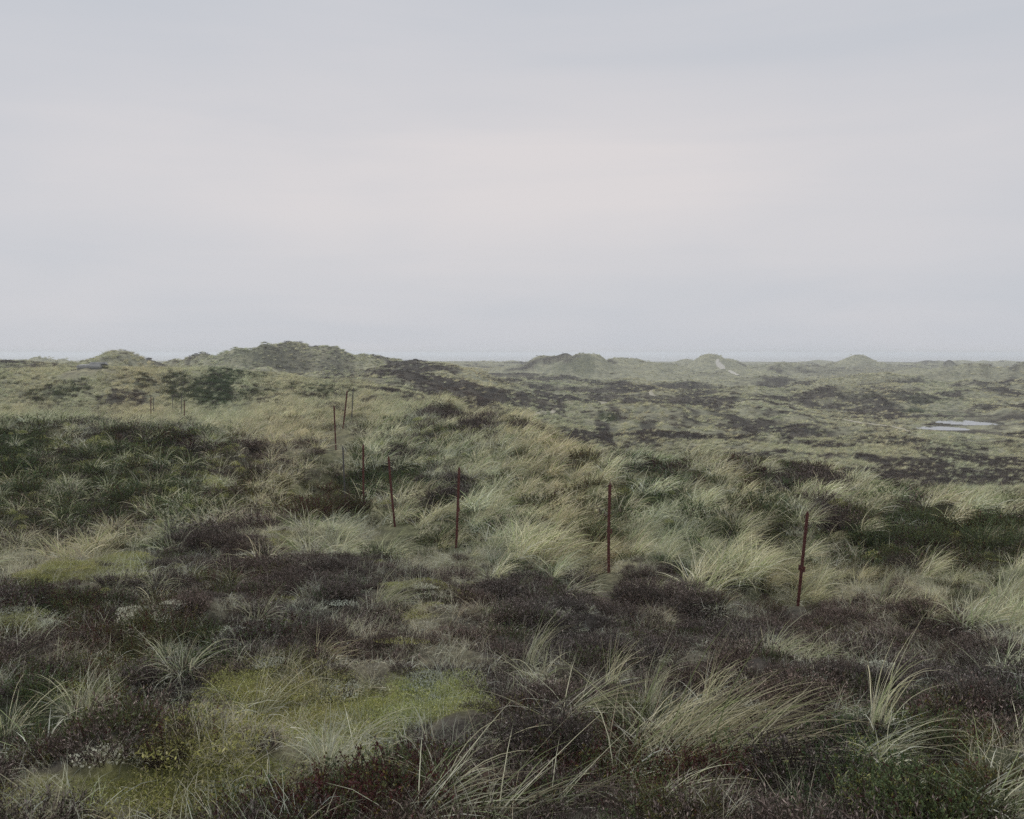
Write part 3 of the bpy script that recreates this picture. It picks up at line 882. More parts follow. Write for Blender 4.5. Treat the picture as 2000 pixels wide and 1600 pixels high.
def heather(n, Rb, H, big=1.0, grey=.5, sprigs=11):
    """a low bush of woody twigs set with short sprigs and dry flower heads"""
    b = Blades()
    r = Rb * np.sqrt(RNG.random(n))
    a = RNG.uniform(0, 2 * np.pi, n)
    base = np.stack([.75 * r * np.cos(a), .75 * r * np.sin(a), np.full(n, -.04)], 1)
    az = a + RNG.normal(0, .6, n)
    lean = R(6) + r / Rb * R(38) + np.abs(RNG.normal(0, R(10), n))
    cu = RNG.normal(R(8), R(18), n)
    L = H * RNG.normal(1, .2, n).clip(.5, 1.5) * (1 - .25 * (r / Rb) ** 2)
    wood = np.array([(.055, .042, .036)]) * RNG.normal(1, .2, (n, 1)).clip(.5, 1.6)
    pos, dirs = b.add(base, az, lean, cu, L, np.full(n, .004 * big), wood, wood, 3)
    for j in range(sprigs):
        tt = RNG.uniform(.28, 1.0, n)
        f = tt * 3
        i = np.minimum(f.astype(int), 2)
        fr = (f - i)[:, None]
        idx = np.arange(n)
        p = pos[idx, i] * (1 - fr) + pos[idx, i + 1] * fr
        dv = dirs[idx, i] * .8 + RNG.normal(0, .55, (n, 3))
        dv[:, 2] += .25
        dv /= np.linalg.norm(dv, axis=1, keepdims=True)
        g = RNG.random(n) < grey * (tt * .8)
        col = np.where(g[:, None], np.array([[.31, .255, .22]]), np.array([[.092, .071, .056]]))
        gr = RNG.random(n) < .10
        col = np.where(gr[:, None], np.array([[.06, .075, .03]]), col)
        col = col * RNG.normal(1, .25, (n, 1)).clip(.4, 1.8)
        b.leaves(p, dv, big * RNG.uniform(.012, .030, n), big * RNG.uniform(.0035, .0065, n), col)
    return b


def crowberry(n, Rb, H, big=1.0, red=.25, sprigs=16):
    """upright shoots densely set with little needle leaves, some turned red"""
    b = Blades()
    r = Rb * np.sqrt(RNG.random(n))
    a = RNG.uniform(0, 2 * np.pi, n)
    base = np.stack([r * np.cos(a), r * np.sin(a), np.full(n, -.03)], 1)
    az = a + RNG.normal(0, .8, n)
    lean = r / Rb * R(28) + np.abs(RNG.normal(0, R(14), n))
    L = H * RNG.uniform(.5, 1.2, n)
    wood = np.array([(.06, .035, .028)]) * RNG.normal(1, .2, (n, 1)).clip(.5, 1.6)
    pos, dirs = b.add(base, az, lean, RNG.normal(0, R(15), n), L, np.full(n, .004 * big), wood, wood, 3)
    isred = RNG.random(n) < red
    for j in range(sprigs):
        tt = RNG.uniform(.2, 1.0, n)
        f = tt * 3
        i = np.minimum(f.astype(int), 2)
        fr = (f - i)[:, None]
        idx = np.arange(n)
        p = pos[idx, i] * (1 - fr) + pos[idx, i + 1] * fr
        dv = dirs[idx, i] * .6 + RNG.normal(0, .6, (n, 3))
        dv[:, 2] += .2
        dv /= np.linalg.norm(dv, axis=1, keepdims=True)
        col = np.where((isred & (tt > .35))[:, None], np.array([[.085, .036, .038]]), np.array([[.098, .128, .062]]))
        yl = RNG.random(n) < .12
        col = np.where(yl[:, None], np.array([[.14, .14, .04]]), col)
        col = col * RNG.normal(1, .28, (n, 1)).clip(.4, 1.8)
        b.leaves(p, dv, big * RNG.uniform(.009, .018, n), big * RNG.uniform(.004, .007, n), col)
    return b


def moss(n, Rb, H, big=1.0):
    b = Blades()
    r = Rb * np.sqrt(RNG.random(n))
    a = RNG.uniform(0, 2 * np.pi, n)
    p = np.stack([r * np.cos(a), r * np.sin(a), H * .5 * (1 - (r / Rb) ** 2) * RNG.random(n) - .015], 1)
    dv = RNG.normal(0, .8, (n, 3))
    dv[:, 2] = np.abs(dv[:, 2]) * .8 + .25
    dv /= np.linalg.norm(dv, axis=1, keepdims=True)
    c0 = np.array([(.42, .42, .15), (.36, .37, .13), (.48, .46, .25), (.26, .28, .10)])
    col = c0[RNG.integers(0, 4, n)] * RNG.normal(1, .2, (n, 1)).clip(.5, 1.5)
    b.leaves(p, dv, big * RNG.uniform(.006, .017, n), big * RNG.uniform(.003, .0055, n), col)
    return b


def lichen(n, Rb, H, big=1.0):
    b = Blades()
    r = Rb * np.sqrt(RNG.random(n))
    a = RNG.uniform(0, 2 * np.pi, n)
    p = np.stack([r * np.cos(a), r * np.sin(a), H * .6 * (1 - (r / Rb) ** 2) * RNG.random(n) - .01], 1)
    dv = RNG.normal(0, .8, (n, 3))
    dv[:, 2] = np.abs(dv[:, 2]) + .4
    dv /= np.linalg.norm(dv, axis=1, keepdims=True)
    col = np.array([(.54, .55, .47)]) * RNG.normal(1, .14, (n, 1)).clip(.6, 1.4)
    b.leaves(p, dv, big * RNG.uniform(.008, .018, n), big * RNG.uniform(.005, .011, n), col)
    return b


def proto(name, b, mat):
    return bpy.data.objects.new(name, b.mesh(name, mat))     # a pattern for the ground cover; not placed itself


# near, middle and far patterns of each plant (far ones have fewer, broader blades)
P = {
    'wind': [proto('marram_pattern', marram(120, .11, .60, 'wind', w=.007), M_MARRAM) for _ in range(5)],
    'splay': [proto('marram_pattern', marram(75, .09, .50, 'splay', w=.0065, dead=.6), M_MARRAM) for _ in range(4)],
    'wind_m': [proto('marram_pattern', marram(95, .18, .60, 'wind', w=.014, seg=4), M_MARRAM) for _ in range(4)],
    'splay_m': [proto('marram_pattern', marram(55, .13, .55, 'splay', w=.014, seg=4, dead=.6), M_MARRAM) for _ in range(4)],
    'wind_f': [proto('marram_pattern', marram(70, .45, .70, 'wind', w=.035, seg=3, dead=.4), M_MARRAM) for _ in range(4)],
    'dry': [proto('dry_grass_pattern', dry_grass(90, .17, .20), M_MARRAM) for _ in range(4)],
    'litter': [proto('dry_grass_pattern', dry_grass(110, .17, .085, w=.0035, lean=45, flat=.6), M_MARRAM) for _ in range(4)],
    'dry_m': [proto('dry_grass_pattern', dry_grass(90, .30, .26, w=.007), M_MARRAM) for _ in range(3)],
    'heath': [proto('heather_pattern', heather(170, .23, .165, 1.0, .5, 15), M_HEATH) for _ in range(6)],
    'heath_m': [proto('heather_pattern', heather(60, .26, .24, 1.8, .4, 9), M_HEATH) for _ in range(4)],
    'heath_f': [proto('heather_pattern', heather(55, .50, .30, 3.2, .45, 10), M_HEATH) for _ in range(4)],
    'shrub': [proto('crowberry_pattern', crowberry(80, .16, .14, 1.0, .12, 20), M_SHRUB) for _ in range(4)],
    'red': [proto('crowberry_pattern', crowberry(80, .16, .14, 1.0, .6, 20), M_SHRUB) for _ in range(4)],
    'shrub_m': [proto('crowberry_pattern', crowberry(60, .26, .24, 2.2, .05, 12), M_SHRUB) for _ in range(4)],
    'red_m': [proto('crowberry_pattern', crowberry(60, .26, .22, 2.2, .6, 12), M_SHRUB) for _ in range(3)],
    'shrub_f': [proto('crowberry_pattern', crowberry(45, .55, .45, 6.0, .03, 9), M_SHRUB) for _ in range(3)],
    'moss': [proto('moss_pattern', moss(620, .17, .035), M_MOSS) for _ in range(3)],
    'moss_m': [proto('moss_pattern', moss(320, .14, .22, 2.4), M_MOSS) for _ in range(3)],
    'lichen': [proto('lichen_pattern', lichen(420, .12, .05), M_LICHEN) for _ in range(3)],
}


# ------------------------------------------------------------------ ground cover, scattered by geometry nodes
class Scatter:
    def __init__(self, keys):
        self.protos = [o for k in keys for o in P[k]]
        self.start, i = {}, 0
        for k in keys:
            self.start[k] = i
            i += len(P[k])
        self.pts, self.rot, self.scl, self.pid, self.tint = [], [], [], [], []

    def add(self, key, x, y, z, rz, scl, tint, tiltx=None, tilty=None):
        n = len(x)
        if not n:
            return
        self.pts.append(np.stack([x, y, z], 1))
        self.rot.append(np.stack([tiltx if tiltx is not None else RNG.normal(0, .08, n), tilty if tilty is not None else RNG.normal(0, .08, n), rz], 1))
        self.scl.append(scl)
        self.pid.append(self.start[key] + RNG.integers(0, len(P[key]), n))
        self.tint.append(tint)

    def build(self, name, label, cat):
        pts = np.concatenate(self.pts)
        me = bpy.data.meshes.new(name)
        me.vertices.add(len(pts))
        me.vertices.foreach_set('co', pts.astype(np.float32).ravel())
        for nm, ty, arr, fld in (('rot', 'FLOAT_VECTOR', self.rot, 'vector'), ('scl', 'FLOAT', self.scl, 'value'),
                                 ('pid', 'INT', self.pid, 'value'), ('tint', 'FLOAT', self.tint, 'value')):
            a = me.attributes.new(nm, ty, 'POINT')
            v = np.concatenate(arr)
            a.data.foreach_set(fld, v.astype(np.int32 if ty == 'INT' else np.float32).ravel())
        o = link(name, me, kind='stuff', label=label, cat=cat)
        ng = bpy.data.node_groups.new(name + '_scatter', 'GeometryNodeTree')
        ng.interface.new_socket('Geometry', in_out='INPUT', socket_type='NodeSocketGeometry')
        ng.interface.new_socket('Geometry', in_out='OUTPUT', socket_type='NodeSocketGeometry')
        gi, go = ng.nodes.new('NodeGroupInput'), ng.nodes.new('NodeGroupOutput')

        def named(nm, ty):
            q = ng.nodes.new('GeometryNodeInputNamedAttribute')
            q.data_type = ty
            q.inputs['Name'].default_value = nm
            return q.outputs['Attribute']
        e2r = ng.nodes.new('FunctionNodeEulerToRotation')
        ng.links.new(named('rot', 'FLOAT_VECTOR'), e2r.inputs[0])
        sc, pd = named('scl', 'FLOAT'), named('pid', 'INT')
        join = ng.nodes.new('GeometryNodeJoinGeometry')
        used = set(np.concatenate(self.pid).tolist())
        for i, po in enumerate(self.protos):
            if i not in used:
                continue
            cmp_ = ng.nodes.new('FunctionNodeCompare')
            cmp_.data_type = 'INT'
            cmp_.operation = 'EQUAL'
            ng.links.new(pd, cmp_.inputs[2])
            cmp_.inputs[3].default_value = i
            oi = ng.nodes.new('GeometryNodeObjectInfo')
            oi.inputs['Object'].default_value = po
            oi.inputs['As Instance'].default_value = True
            ip = ng.nodes.new('GeometryNodeInstanceOnPoints')
            ng.links.new(gi.outputs[0], ip.inputs['Points'])
            ng.links.new(cmp_.outputs[0], ip.inputs['Selection'])
            ng.links.new(oi.outputs['Geometry'], ip.inputs['Instance'])
            ng.links.new(e2r.outputs[0], ip.inputs['Rotation'])
            ng.links.new(sc, ip.inputs['Scale'])
            ng.links.new(ip.outputs[0], join.inputs[0])
        ng.links.new(join.outputs[0], go.inputs[0])
        md = o.modifiers.new('scatter', 'NODES')
        md.node_group = ng
        return o


def wedge(n, d0, d1, u0=-230, u1=2230):
    d = np.sqrt(RNG.uniform(d0 * d0, d1 * d1, n))
    u = RNG.uniform(u0, u1, n)
    x = (u - 1000) / F * d
    return x, d


def area(d0, d1, u0=-230, u1=2230):
    return (u1 - u0) / F * (d1 * d1 - d0 * d0) / 2


def near_pond(x, y):
    k = np.zeros(len(x), bool)
    for (uc, vc, dc, wu, hd) in PONDS:
        xc, wx = (uc - 1000) / F * dc, wu * dc / F
        k |= (np.abs(x - xc) < wx * 1.35) & (y > dc - hd * 1.3 - 11) & (y < dc + hd * 1.3)
    k |= (np.abs(x + 41.6) < 1.7) & (y > 90) & (y < 98.5)      # round the bunker
    return k


def in_bank(x, y):
    k = np.ones(len(x), bool)
    for (uc, vc, dc, wu, hd) in PONDS:
        xc, wx = (uc - 1000) / F * dc, wu * dc / F
        k &= ((x - xc) / (wx * 1.2)) ** 2 + ((y - dc) / (hd * 1.2)) ** 2 > 1
    return k & near_pond(x, y)


S_grass = Scatter(['wind', 'splay', 'wind_m', 'splay_m', 'wind_f'])
S_dry = Scatter(['dry', 'dry_m', 'litter'])
S_heath = Scatter(['heath', 'heath_m', 'heath_f'])
S_shrub = Scatter(['shrub', 'red', 'shrub_m', 'red_m', 'shrub_f'])
S_moss = Scatter(['moss', 'moss_m'])
S_lich = Scatter(['lichen'])
CAND = []       # marram tussocks; the largest in view become things of their own


def fill(S, key, types, d0, d1, dens, s0, s1, power=1.0, collect=False, lift=0.0, umin=-230, umax=2230, splay=False, cond=None, bank=False):
    if d1 <= 19:                # close by, cover well past the edges of the view
        umin, umax = -650, 2650
    n = int(dens * area(d0, d1, umin, umax))
    x, y = wedge(n, d0, d1, umin, umax)
    Wt = zones(x, y)
    w = sum(Wt[:, TYPES.index(c_)] * k_ for c_, k_ in types.items())
    keep = (RNG.random(n) < np.clip(w, 0, 1) ** power) & (bank | ~near_pond(x, y))
    if cond is not None:
        keep &= cond(x, y)
    for (ub_, vb_, d_) in FOOT:
        xb_ = (ub_ - 1000) / F * d_
        keep &= ~((np.abs(x - xb_ * y / d_ + (.3 if key.startswith('wind') else 0)) < (.5 if key.startswith('wind') else .22)) & (y < d_ + .1) & (y > d_ - max(3.5, .2 * d_)) & (key[:4] in ('wind', 'spla')))
        keep &= ~((np.abs(x - xb_ * y / d_) < (.2 if d_ < 20 else .5)) & (y < d_ + .1) & (y > d_ - (2.5 if d_ < 20 else 4.5)))
    x, y = x[keep], y[keep]
    z = height(x, y) + lift
    n = len(x)
    s = RNG.uniform(s0, s1, n) * RNG.choice([.8, 1, 1, 1.2], n)
    rz = RNG.uniform(0, 2 * np.pi, n) if splay else RNG.normal(-.05, .3, n)
    tint = np.clip(.5 + .8 * perlin(x / (.08 * y + .5), y / (.12 * y + .5), 91) + RNG.normal(0, .18, n), 0, 1)
    if collect:
        CAND.append((key, x, y, z, rz, s, tint))
    else:
        S.add(key, x, y, z, rz, s, tint)


left = lambda x, y: (1000 + F * x / y < 680 + 120 * perlin(x / 3, y / 3, 3)) & (y < 33)
right = lambda x, y: ~left(x, y)
# foreground and first slope
fill(S_heath, 'heath', {'H': 1, 'R': .3, 'S': .2}, 2.6, 19, 20, .45, 1.15, 2.0, splay=True)
fill(S_shrub, 'shrub', {'S': 1, 'R': .25, 'H': .10, 'G': .3}, 2.6, 19, 32, .7, 1.3, 1.3, splay=True)
fill(S_shrub, 'red', {'R': 1, 'H': .05}, 2.6, 19, 32, .7, 1.3, 1.5, splay=True)
fill(S_moss, 'moss', {'M': 1, 'L': .2, 'S': .08}, 2.6, 19, 75, .9, 1.6, splay=True, lift=.03)
fill(S_lich, 'lichen', {'L': 1, 'M': .04, 'H': .006}, 2.6, 19, 75, .9, 1.6, splay=True, lift=.03)
fill(S_dry, 'dry', {'F': 1, 'M': .6, 'G': .3, 'H': .10, 'S': .1, 'R': .1, 'L': .2}, 2.6, 19, 30, .7, 1.4, splay=True)
fill(S_dry, 'litter', {'H': .45, 'G': .8, 'F': 1, 'M': .35, 'L': .3, 'S': .4, 'R': .35}, 2.6, 19, 48, .7, 1.3, splay=True)
fill(S_heath, 'heath', {'H': .8, 'R': .4, 'S': .3, 'F': .1}, 2.6, 19, 34, .30, .55, splay=True)
fill(S_grass, 'wind', {'G': 1, 'F': .06, 'H': .012, 'S': .05}, 7, 19, 7, .5, 1.1, collect=True, cond=right)
fill(S_grass, 'splay', {'G': 1, 'F': .05, 'S': .16, 'H': .03}, 7, 19, 6, .5, 1.0, collect=True, splay=True, cond=left)
fill(S_grass, 'splay', {'G': .1, 'F': .06, 'H': .035, 'S': .05, 'M': .06, 'R': .02}, 3.4, 13, 1.0, .3, .6, collect=True, splay=True)
# second slope
fill(S_heath, 'heath_m', {'H': 1, 'R': .3, 'S': .15}, 17, 48, 13, .75, 1.3, splay=True)
fill(S_shrub, 'shrub_m', {'S': 1, 'R': .2, 'G': .17}, 17, 48, 13, .7, 1.3, splay=True)
fill(S_shrub, 'red_m', {'R': 1}, 17, 48, 13, .7, 1.3, splay=True)
fill(S_moss, 'moss_m', {'M': 1, 'S': .16}, 17, 48, 30, .5, 1.3, splay=True, lift=.05)
fill(S_dry, 'dry_m', {'F': 1, 'G': .18, 'H': .12, 'M': .3, 'S': .08}, 17, 48, 9, .8, 1.5, splay=True)
fill(S_grass, 'wind_m', {'G': 1, 'F': .35, 'H': .03, 'S': .06}, 19, 48, 4.3, .6, 1.15, collect=True, cond=right)
fill(S_grass, 'splay_m', {'G': 1, 'F': .15, 'S': .75, 'H': .25, 'M': .5}, 14, 36, 4.2, .45, 1.1, collect=True, splay=True, cond=left)
# hill on the left and what lies behind the near ridge
hillf = lambda x, y: y >= 74
fill(S_grass, 'wind_m', {'G': 1, 'F': .8, 'H': .06, 'S': .10}, 48, 125, 3.0, .75, 1.2, cond=lambda x, y: y < 74)
fill(S_grass, 'wind_m', {'G': 1, 'F': .8, 'H': .06, 'S': .10}, 74, 125, 4.2, .5, .85, cond=hillf)
fill(S_heath, 'heath_m', {'H': 1, 'S': .25}, 48, 125, 5.5, .7, 1.25, splay=True)
fill(S_shrub, 'shrub_m', {'S': 1, 'R': .5}, 48, 125, 5.5, .7, 1.25, splay=True)
# the plain
fill(S_grass, 'wind_f', {'G': 1, 'F': .8, 'H': .10, 'S': .15}, 118, 330, .95, .45, .85)
fill(S_heath, 'heath_f', {'H': 1, 'S': .2}, 118, 330, .95, .5, 1.05, splay=True)
fill(S_shrub, 'shrub_f', {'S': 1}, 118, 330, .8, .4, .85, splay=True)
fill(S_grass, 'wind_f', {'G': 1, 'F': .8, 'H': .5}, 140, 206, 1.6, .10, .2, umin=1700, umax=2100, cond=lambda x, y: in_bank(x, y), bank=True)
fill(S_grass, 'wind_f', {'G': 1, 'F': .8}, 330, 800, .10, .6, 1.1)
fill(S_heath, 'heath_f', {'H': 1, 'S': .4}, 330, 800, .09, .7, 1.4, splay=True)

# the 225 tussocks that show largest become things; the rest are ground cover
keys = [k for c_ in CAND for k in [c_[0]] * len(c_[1])]
cx, cy_, cz, crz, cs, ct = [np.concatenate([c_[i] for c_ in CAND]) for i in range(1, 7)]
cu_ = 1000 + F * cx / cy_
show = np.where((cu_ > 10) & (cu_ < 1990) & (cy_ > 4.2), cs * np.array([{'wind': 1.25, 'splay': 1, 'wind_m': 1.2, 'splay_m': 1}[k] for k in keys]) / cy_, -1)
order = np.argsort(-show)
NTHING = 225
single = order[:NTHING]
rest = np.ones(len(cx), bool)
rest[single] = False
ka = np.array(keys)
for k in ('wind', 'splay', 'wind_m', 'splay_m'):
    m = rest & (ka == k)
    S_grass.add(k, cx[m], cy_[m], cz[m], crz[m], cs[m], ct[m])

S_grass.build('marram_grass', 'pale marram grass covering the dunes all the way to the sea', 'grass')
S_dry.build('dry_grass', 'fine dry beige grass woven between the heather and the moss', 'grass')
S_heath.build('heather', 'dark brown and grey heather covering the ground', 'heather')
S_shrub.build('crowberry', 'low dark green and reddish crowberry covering the ground', 'shrub')
S_moss.build('moss', 'yellow-green moss carpet between the heather', 'moss')
S_lich.build('lichen', 'pale grey-green lichen crust between the heather', 'lichen')


# ------------------------------------------------------------------ tussocks that stand out
def plant(name, me, x, y, z, rz, s, tint, label, cat, group):
    o = link(name, me, label=label, cat=cat, group=group)
    o.location = (x, y, z)
    o.rotation_euler = (RNG.normal(0, .05), RNG.normal(0, .05), rz)
    o.scale = (s, s, s)
    o['tint'] = float(tint)
    return o


MARKS = [((1558, 1185), 'nearest fence post'), ((1189, 1118), 'notched fence post'), ((891, 1068), 'clipped fence post'), ((771, 1026), 'left-leaning fence post'),
         ((1062, 1440), 'dark round heather bush'), ((1380, 1480), 'big foreground tussock'), ((310, 1190), 'pale lichen patch'), ((152, 1405), 'left star-shaped tuft'),
         ((650, 1005), 'dark reddish bush strip'), ((300, 860), 'left red crowberry band'), ((440, 1045), 'left heather ridge'), ((600, 1420), 'yellow-green moss patch'), ((1800, 1075), 'right green thicket')]


def zone_label(u, v, d, key, s, tint):
    (mu, mv), mn = min(MARKS, key=lambda m: (m[0][0] - u) ** 2 + 2.0 * (m[0][1] - v) ** 2)
    what = ('splayed' if key[:5] == 'splay' else 'windblown') + (' golden' if tint < .35 else ' greyish' if tint > .65 else ' straw')
    size = 'large' if s > 1.0 else 'small' if s < .72 else 'medium'

    STEP = ['level', 'just', 'a bit', 'some way', 'well', 'far', 'very far']

    def q(t):
        return STEP[min(int(abs(t) / 22 + .5), 6)]
    h = f"{q((u - mu) * .6)} {'right' if u > mu else 'left'}" if q((u - mu) * .6) != 'level' else 'in line'
    w = f"{q(v - mv)} {'below' if v > mv else 'above'}" if q(v - mv) != 'level' else 'level with'
    return f'{size} {what} tussock, {h}, {w} the {mn}'


LABELS = {i: zone_label(cu_[i], HZ - F * cz[i] / cy_[i], cy_[i], ka[i], cs[i], ct[i]) for i in single}
same = {}
for i, lb in LABELS.items():
    same.setdefault(lb, []).append(i)
ORD = ['first', 'second', 'third', 'fourth', 'fifth', 'sixth', 'seventh', 'eighth']
for lb, idx in same.items():
    idx.sort(key=lambda i: cu_[i])
    for j, i in enumerate(idx):
        if len(idx) == 2:
            LABELS[i] = lb + (', left one', ', right one')[j]
        elif len(idx) > 2:
            LABELS[i] = lb + f', {ORD[min(j, 7)]} from left'
for i in single:
    if len(LABELS[i].split()) > 15:
        LABELS[i] = ' '.join(LABELS[i].split()[1:])
    k = ka[i]
    me = P[k][int(RNG.integers(0, len(P[k])))].data
    v_ = HZ - F * cz[i] / cy_[i]
    plant('marram_tussock', me, cx[i], cy_[i], cz[i], crz[i], cs[i], ct[i], LABELS[i], 'grass tussock', 'marram grass tussocks')

HERO = {
    'big': [marram(290, .15, .72, 'lean', w=.006, seg=7, dead=.4).mesh('marram_tussock', M_MARRAM) for _ in range(3)],
    'up': [marram(42, .05, .55, 'upright', w=.005, seg=7, dead=.3).mesh('marram_tussock', M_MARRAM) for _ in range(3)],
    'arc': [marram(42, .09, .60, 'lean', w=.0055, seg=7, dead=.6).mesh('marram_tussock', M_MARRAM) for _ in range(3)],
    'mid': [marram(190, .24, .62, 'wind', w=.0105, seg=6, dead=.5).mesh('marram_tussock', M_MARRAM) for _ in range(3)],
    'star': [marram(80, .06, .40, 'splay', w=.0048, seg=6, dead=.6).mesh('marram_tussock', M_MARRAM) for _ in range(3)],
    'dead': [marram(12, .06, .40, 'splay', w=.006, seg=4, dead=4.0).mesh('marram_tussock', M_MARRAM) for _ in range(2)],
}
HEROES = [
    # u, v of the foot, kind, scale, tint, label
    (1225, 1500, 'big', 1.0, .2, 'left outer clump of the big windswept golden tussock in the right foreground'),
    (1300, 1470, 'big', 1.15, .25, 'tallest middle clump of the big windswept golden tussock in the right foreground'),
    (1375, 1505, 'big', 1.1, .25, 'right-hand clump of the big windswept golden tussock, its blades reaching farthest right'),
    (1290, 1530, 'big', .9, .35, 'low front clump of the big golden tussock, over dark red crowberry'),
    (1240, 1455, 'arc', 1.1, .35, 'thin rear clump at the upper left edge of the big golden tussock'),
    (1205, 1535, 'dead', 1.2, .5, 'bleached white broken stems at the left foot of the big golden tussock'),
    (1085, 1405, 'arc', 1.15, .35, 'arching tussock left of centre foreground, beside the dark round heather bush'),
    (1120, 1385, 'arc', .95, .5, 'second arching tussock just behind the one beside the dark round bush'),
    (1190, 1348, 'up', .85, .3, 'slim plume of marram curving up to the right behind the dark round bush'),
    (1030, 1320, 'up', 1.15, .55, 'tall upright tuft of marram standing in grey heather left of centre'),
    (1050, 1335, 'star', .9, .6, 'pale splayed tuft at the foot of the tall upright tuft in grey heather'),
    (800, 1605, 'arc', 1.0, .7, 'greenish arching tuft at the bottom edge, leftmost of the foreground row'),
    (955, 1600, 'arc', 1.1, .45, 'arching tuft at the bottom edge, middle of the foreground row'),
    (1060, 1590, 'arc', .95, .6, 'arching tuft over red crowberry at the bottom edge, right of the foreground row'),
    (925, 1490, 'arc', .9, .4, 'sparse arching tuft between the moss and the dark round bush'),
    (860, 1540, 'star', .9, .5, 'splayed dry tuft where the moss meets red crowberry'),
    (1265, 1395, 'up', .85, .7, 'upright green tuft behind the big golden tussock'),
    (1378, 1382, 'up', .8, .3, 'curved yellow tuft just above the top of the big golden tussock'),
    (1712, 1425, 'up', 1.0, .4, 'lone upright curved tuft right of the big golden tussock'),
    (1695, 1480, 'arc', .9, .6, 'low arching tuft sweeping right below the lone upright tuft'),
    (1725, 1490, 'dead', .8, .5, 'bleached flattened stems below the lone upright tuft'),
    (1905, 1575, 'arc', .9, .65, 'arching tuft near the bottom right corner'),
    (1975, 1600, 'big', .55, .5, 'dense tuft cut by the right edge at the bottom corner'),
    (1925, 1520, 'dead', .9, .5, 'broken white stems near the bottom right corner'),
    (1985, 1450, 'arc', .7, .5, 'sparse tuft at the right edge above the bottom corner'),
    (1255, 1590, 'arc', .8, .8, 'thin grey tuft at the bottom edge below the big golden tussock'),
    (152, 1405, 'star', 1.05, .55, 'largest splayed grey-green tuft in the left foreground'),
    (165, 1412, 'up', .75, .6, 'upright blades in the middle of the left foreground star-shaped tuft'),
    (12, 1440, 'star', .9, .4, 'pale tuft cut by the left edge'),
    (75, 1490, 'dead', 1.3, .5, 'bleached fan of fallen stems near the left edge'),
    (355, 1318, 'star', 1.0, .6, 'splayed tuft on a heather mound in the left foreground'),
    (318, 1290, 'star', .8, .7, 'smaller splayed tuft just behind the one on the heather mound'),
    (212, 1300, 'dead', .8, .5, 'small bleached tuft in dark heather left of the heather mound'),
    (245, 1368, 'dead', .9, .6, 'flattened pale stems right of the largest left foreground tuft'),
    (500, 1400, 'star', 1.1, .5, 'low splayed tuft at the edge of the yellow-green moss'),
    (455, 1395, 'dead', 1.0, .5, 'dry fallen stems at the left end of the yellow-green moss'),
    (540, 1355, 'dead', .8, .5, 'pale brittle stems above the yellow-green moss'),
    (700, 1440, 'arc', .75, .6, 'sparse arching tuft in the middle of the yellow-green moss'),
    (640, 1500, 'star', .9, .6, 'thin spread tuft at the lower side of the yellow-green moss'),
    (560, 1325, 'up', .6, .5, 'slim tuft in grey heather above the yellow-green moss'),
    (310, 1085, 'arc', .8, .6, 'tuft leaning right at the foot of the left green hollow'),
    (200, 1082, 'star', .9, .5, 'white splayed tuft at the foot of the left green hollow'),
    (215, 1168, 'star', .9, .4, 'pale splayed tuft beside the moss strip and the lichen patch'),
    (305, 1150, 'star', .8, .5, 'drooping tuft above the lichen patch'),
    (445, 1120, 'dead', .8, .5, 'loose dry stems on the dark heather mound below the clustered posts'),
    (330, 1060, 'arc', .85, .7, 'arching grey tuft left of the dark heather mound'),
    (1660, 1195, 'dead', 1.0, .5, 'bent pale stem in grey heather right of the nearest fence post foot'),
    (1400, 1205, 'dead', 1.3, .4, 'fallen bleached grass left of the nearest fence post foot'),
    (1375, 1150, 'mid', 1.2, .4, 'large golden windblown tussock left of the nearest fence post'),
    (1450, 1128, 'mid', 1.25, .5, 'dense golden windblown tussock touching the nearest fence post'),
    (1415, 1105, 'mid', 1.15, .3, 'rear clump of the golden tussocks left of the nearest fence post'),
    (1010, 1095, 'mid', 1.25, .45, 'large pale tussock between the two tall middle posts, left clump'),
    (1060, 1085, 'mid', 1.3, .35, 'large pale tussock between the two tall middle posts, right clump'),
    (1035, 1060, 'mid', 1.1, .6, 'rear clump of the large pale tussock between the two tall middle posts'),
    (1100, 1165, 'arc', 1.1, .5, 'low pale tuft at the edge of the heather below the middle posts'),
    (1140, 1150, 'arc', 1.0, .6, 'wispy tuft at the foot of the post with the notched top'),
    (1725, 1165, 'up', 1.0, .4, 'upright dry tuft right of the nearest fence post on fawn grass'),
    (1900, 1225, 'mid', 1.0, .7, 'grey-green tussock at the right edge above the pale grass strip'),
    (1980, 1215, 'mid', 1.0, .8, 'green arching tussock cut by the right edge'),
]
for (u, v, kd, s, tn, lb) in HEROES:
    x, y, z = at(u, v)
    me = HERO[kd][int(RNG.integers(0, len(HERO[kd])))]
    plant('marram_tussock', me, x, y, z, RNG.normal(0, .22) if kd in ('big', 'mid', 'up', 'arc') else RNG.uniform(0, 6.28), s, tn, lb, 'grass tussock', 'marram grass tussocks')

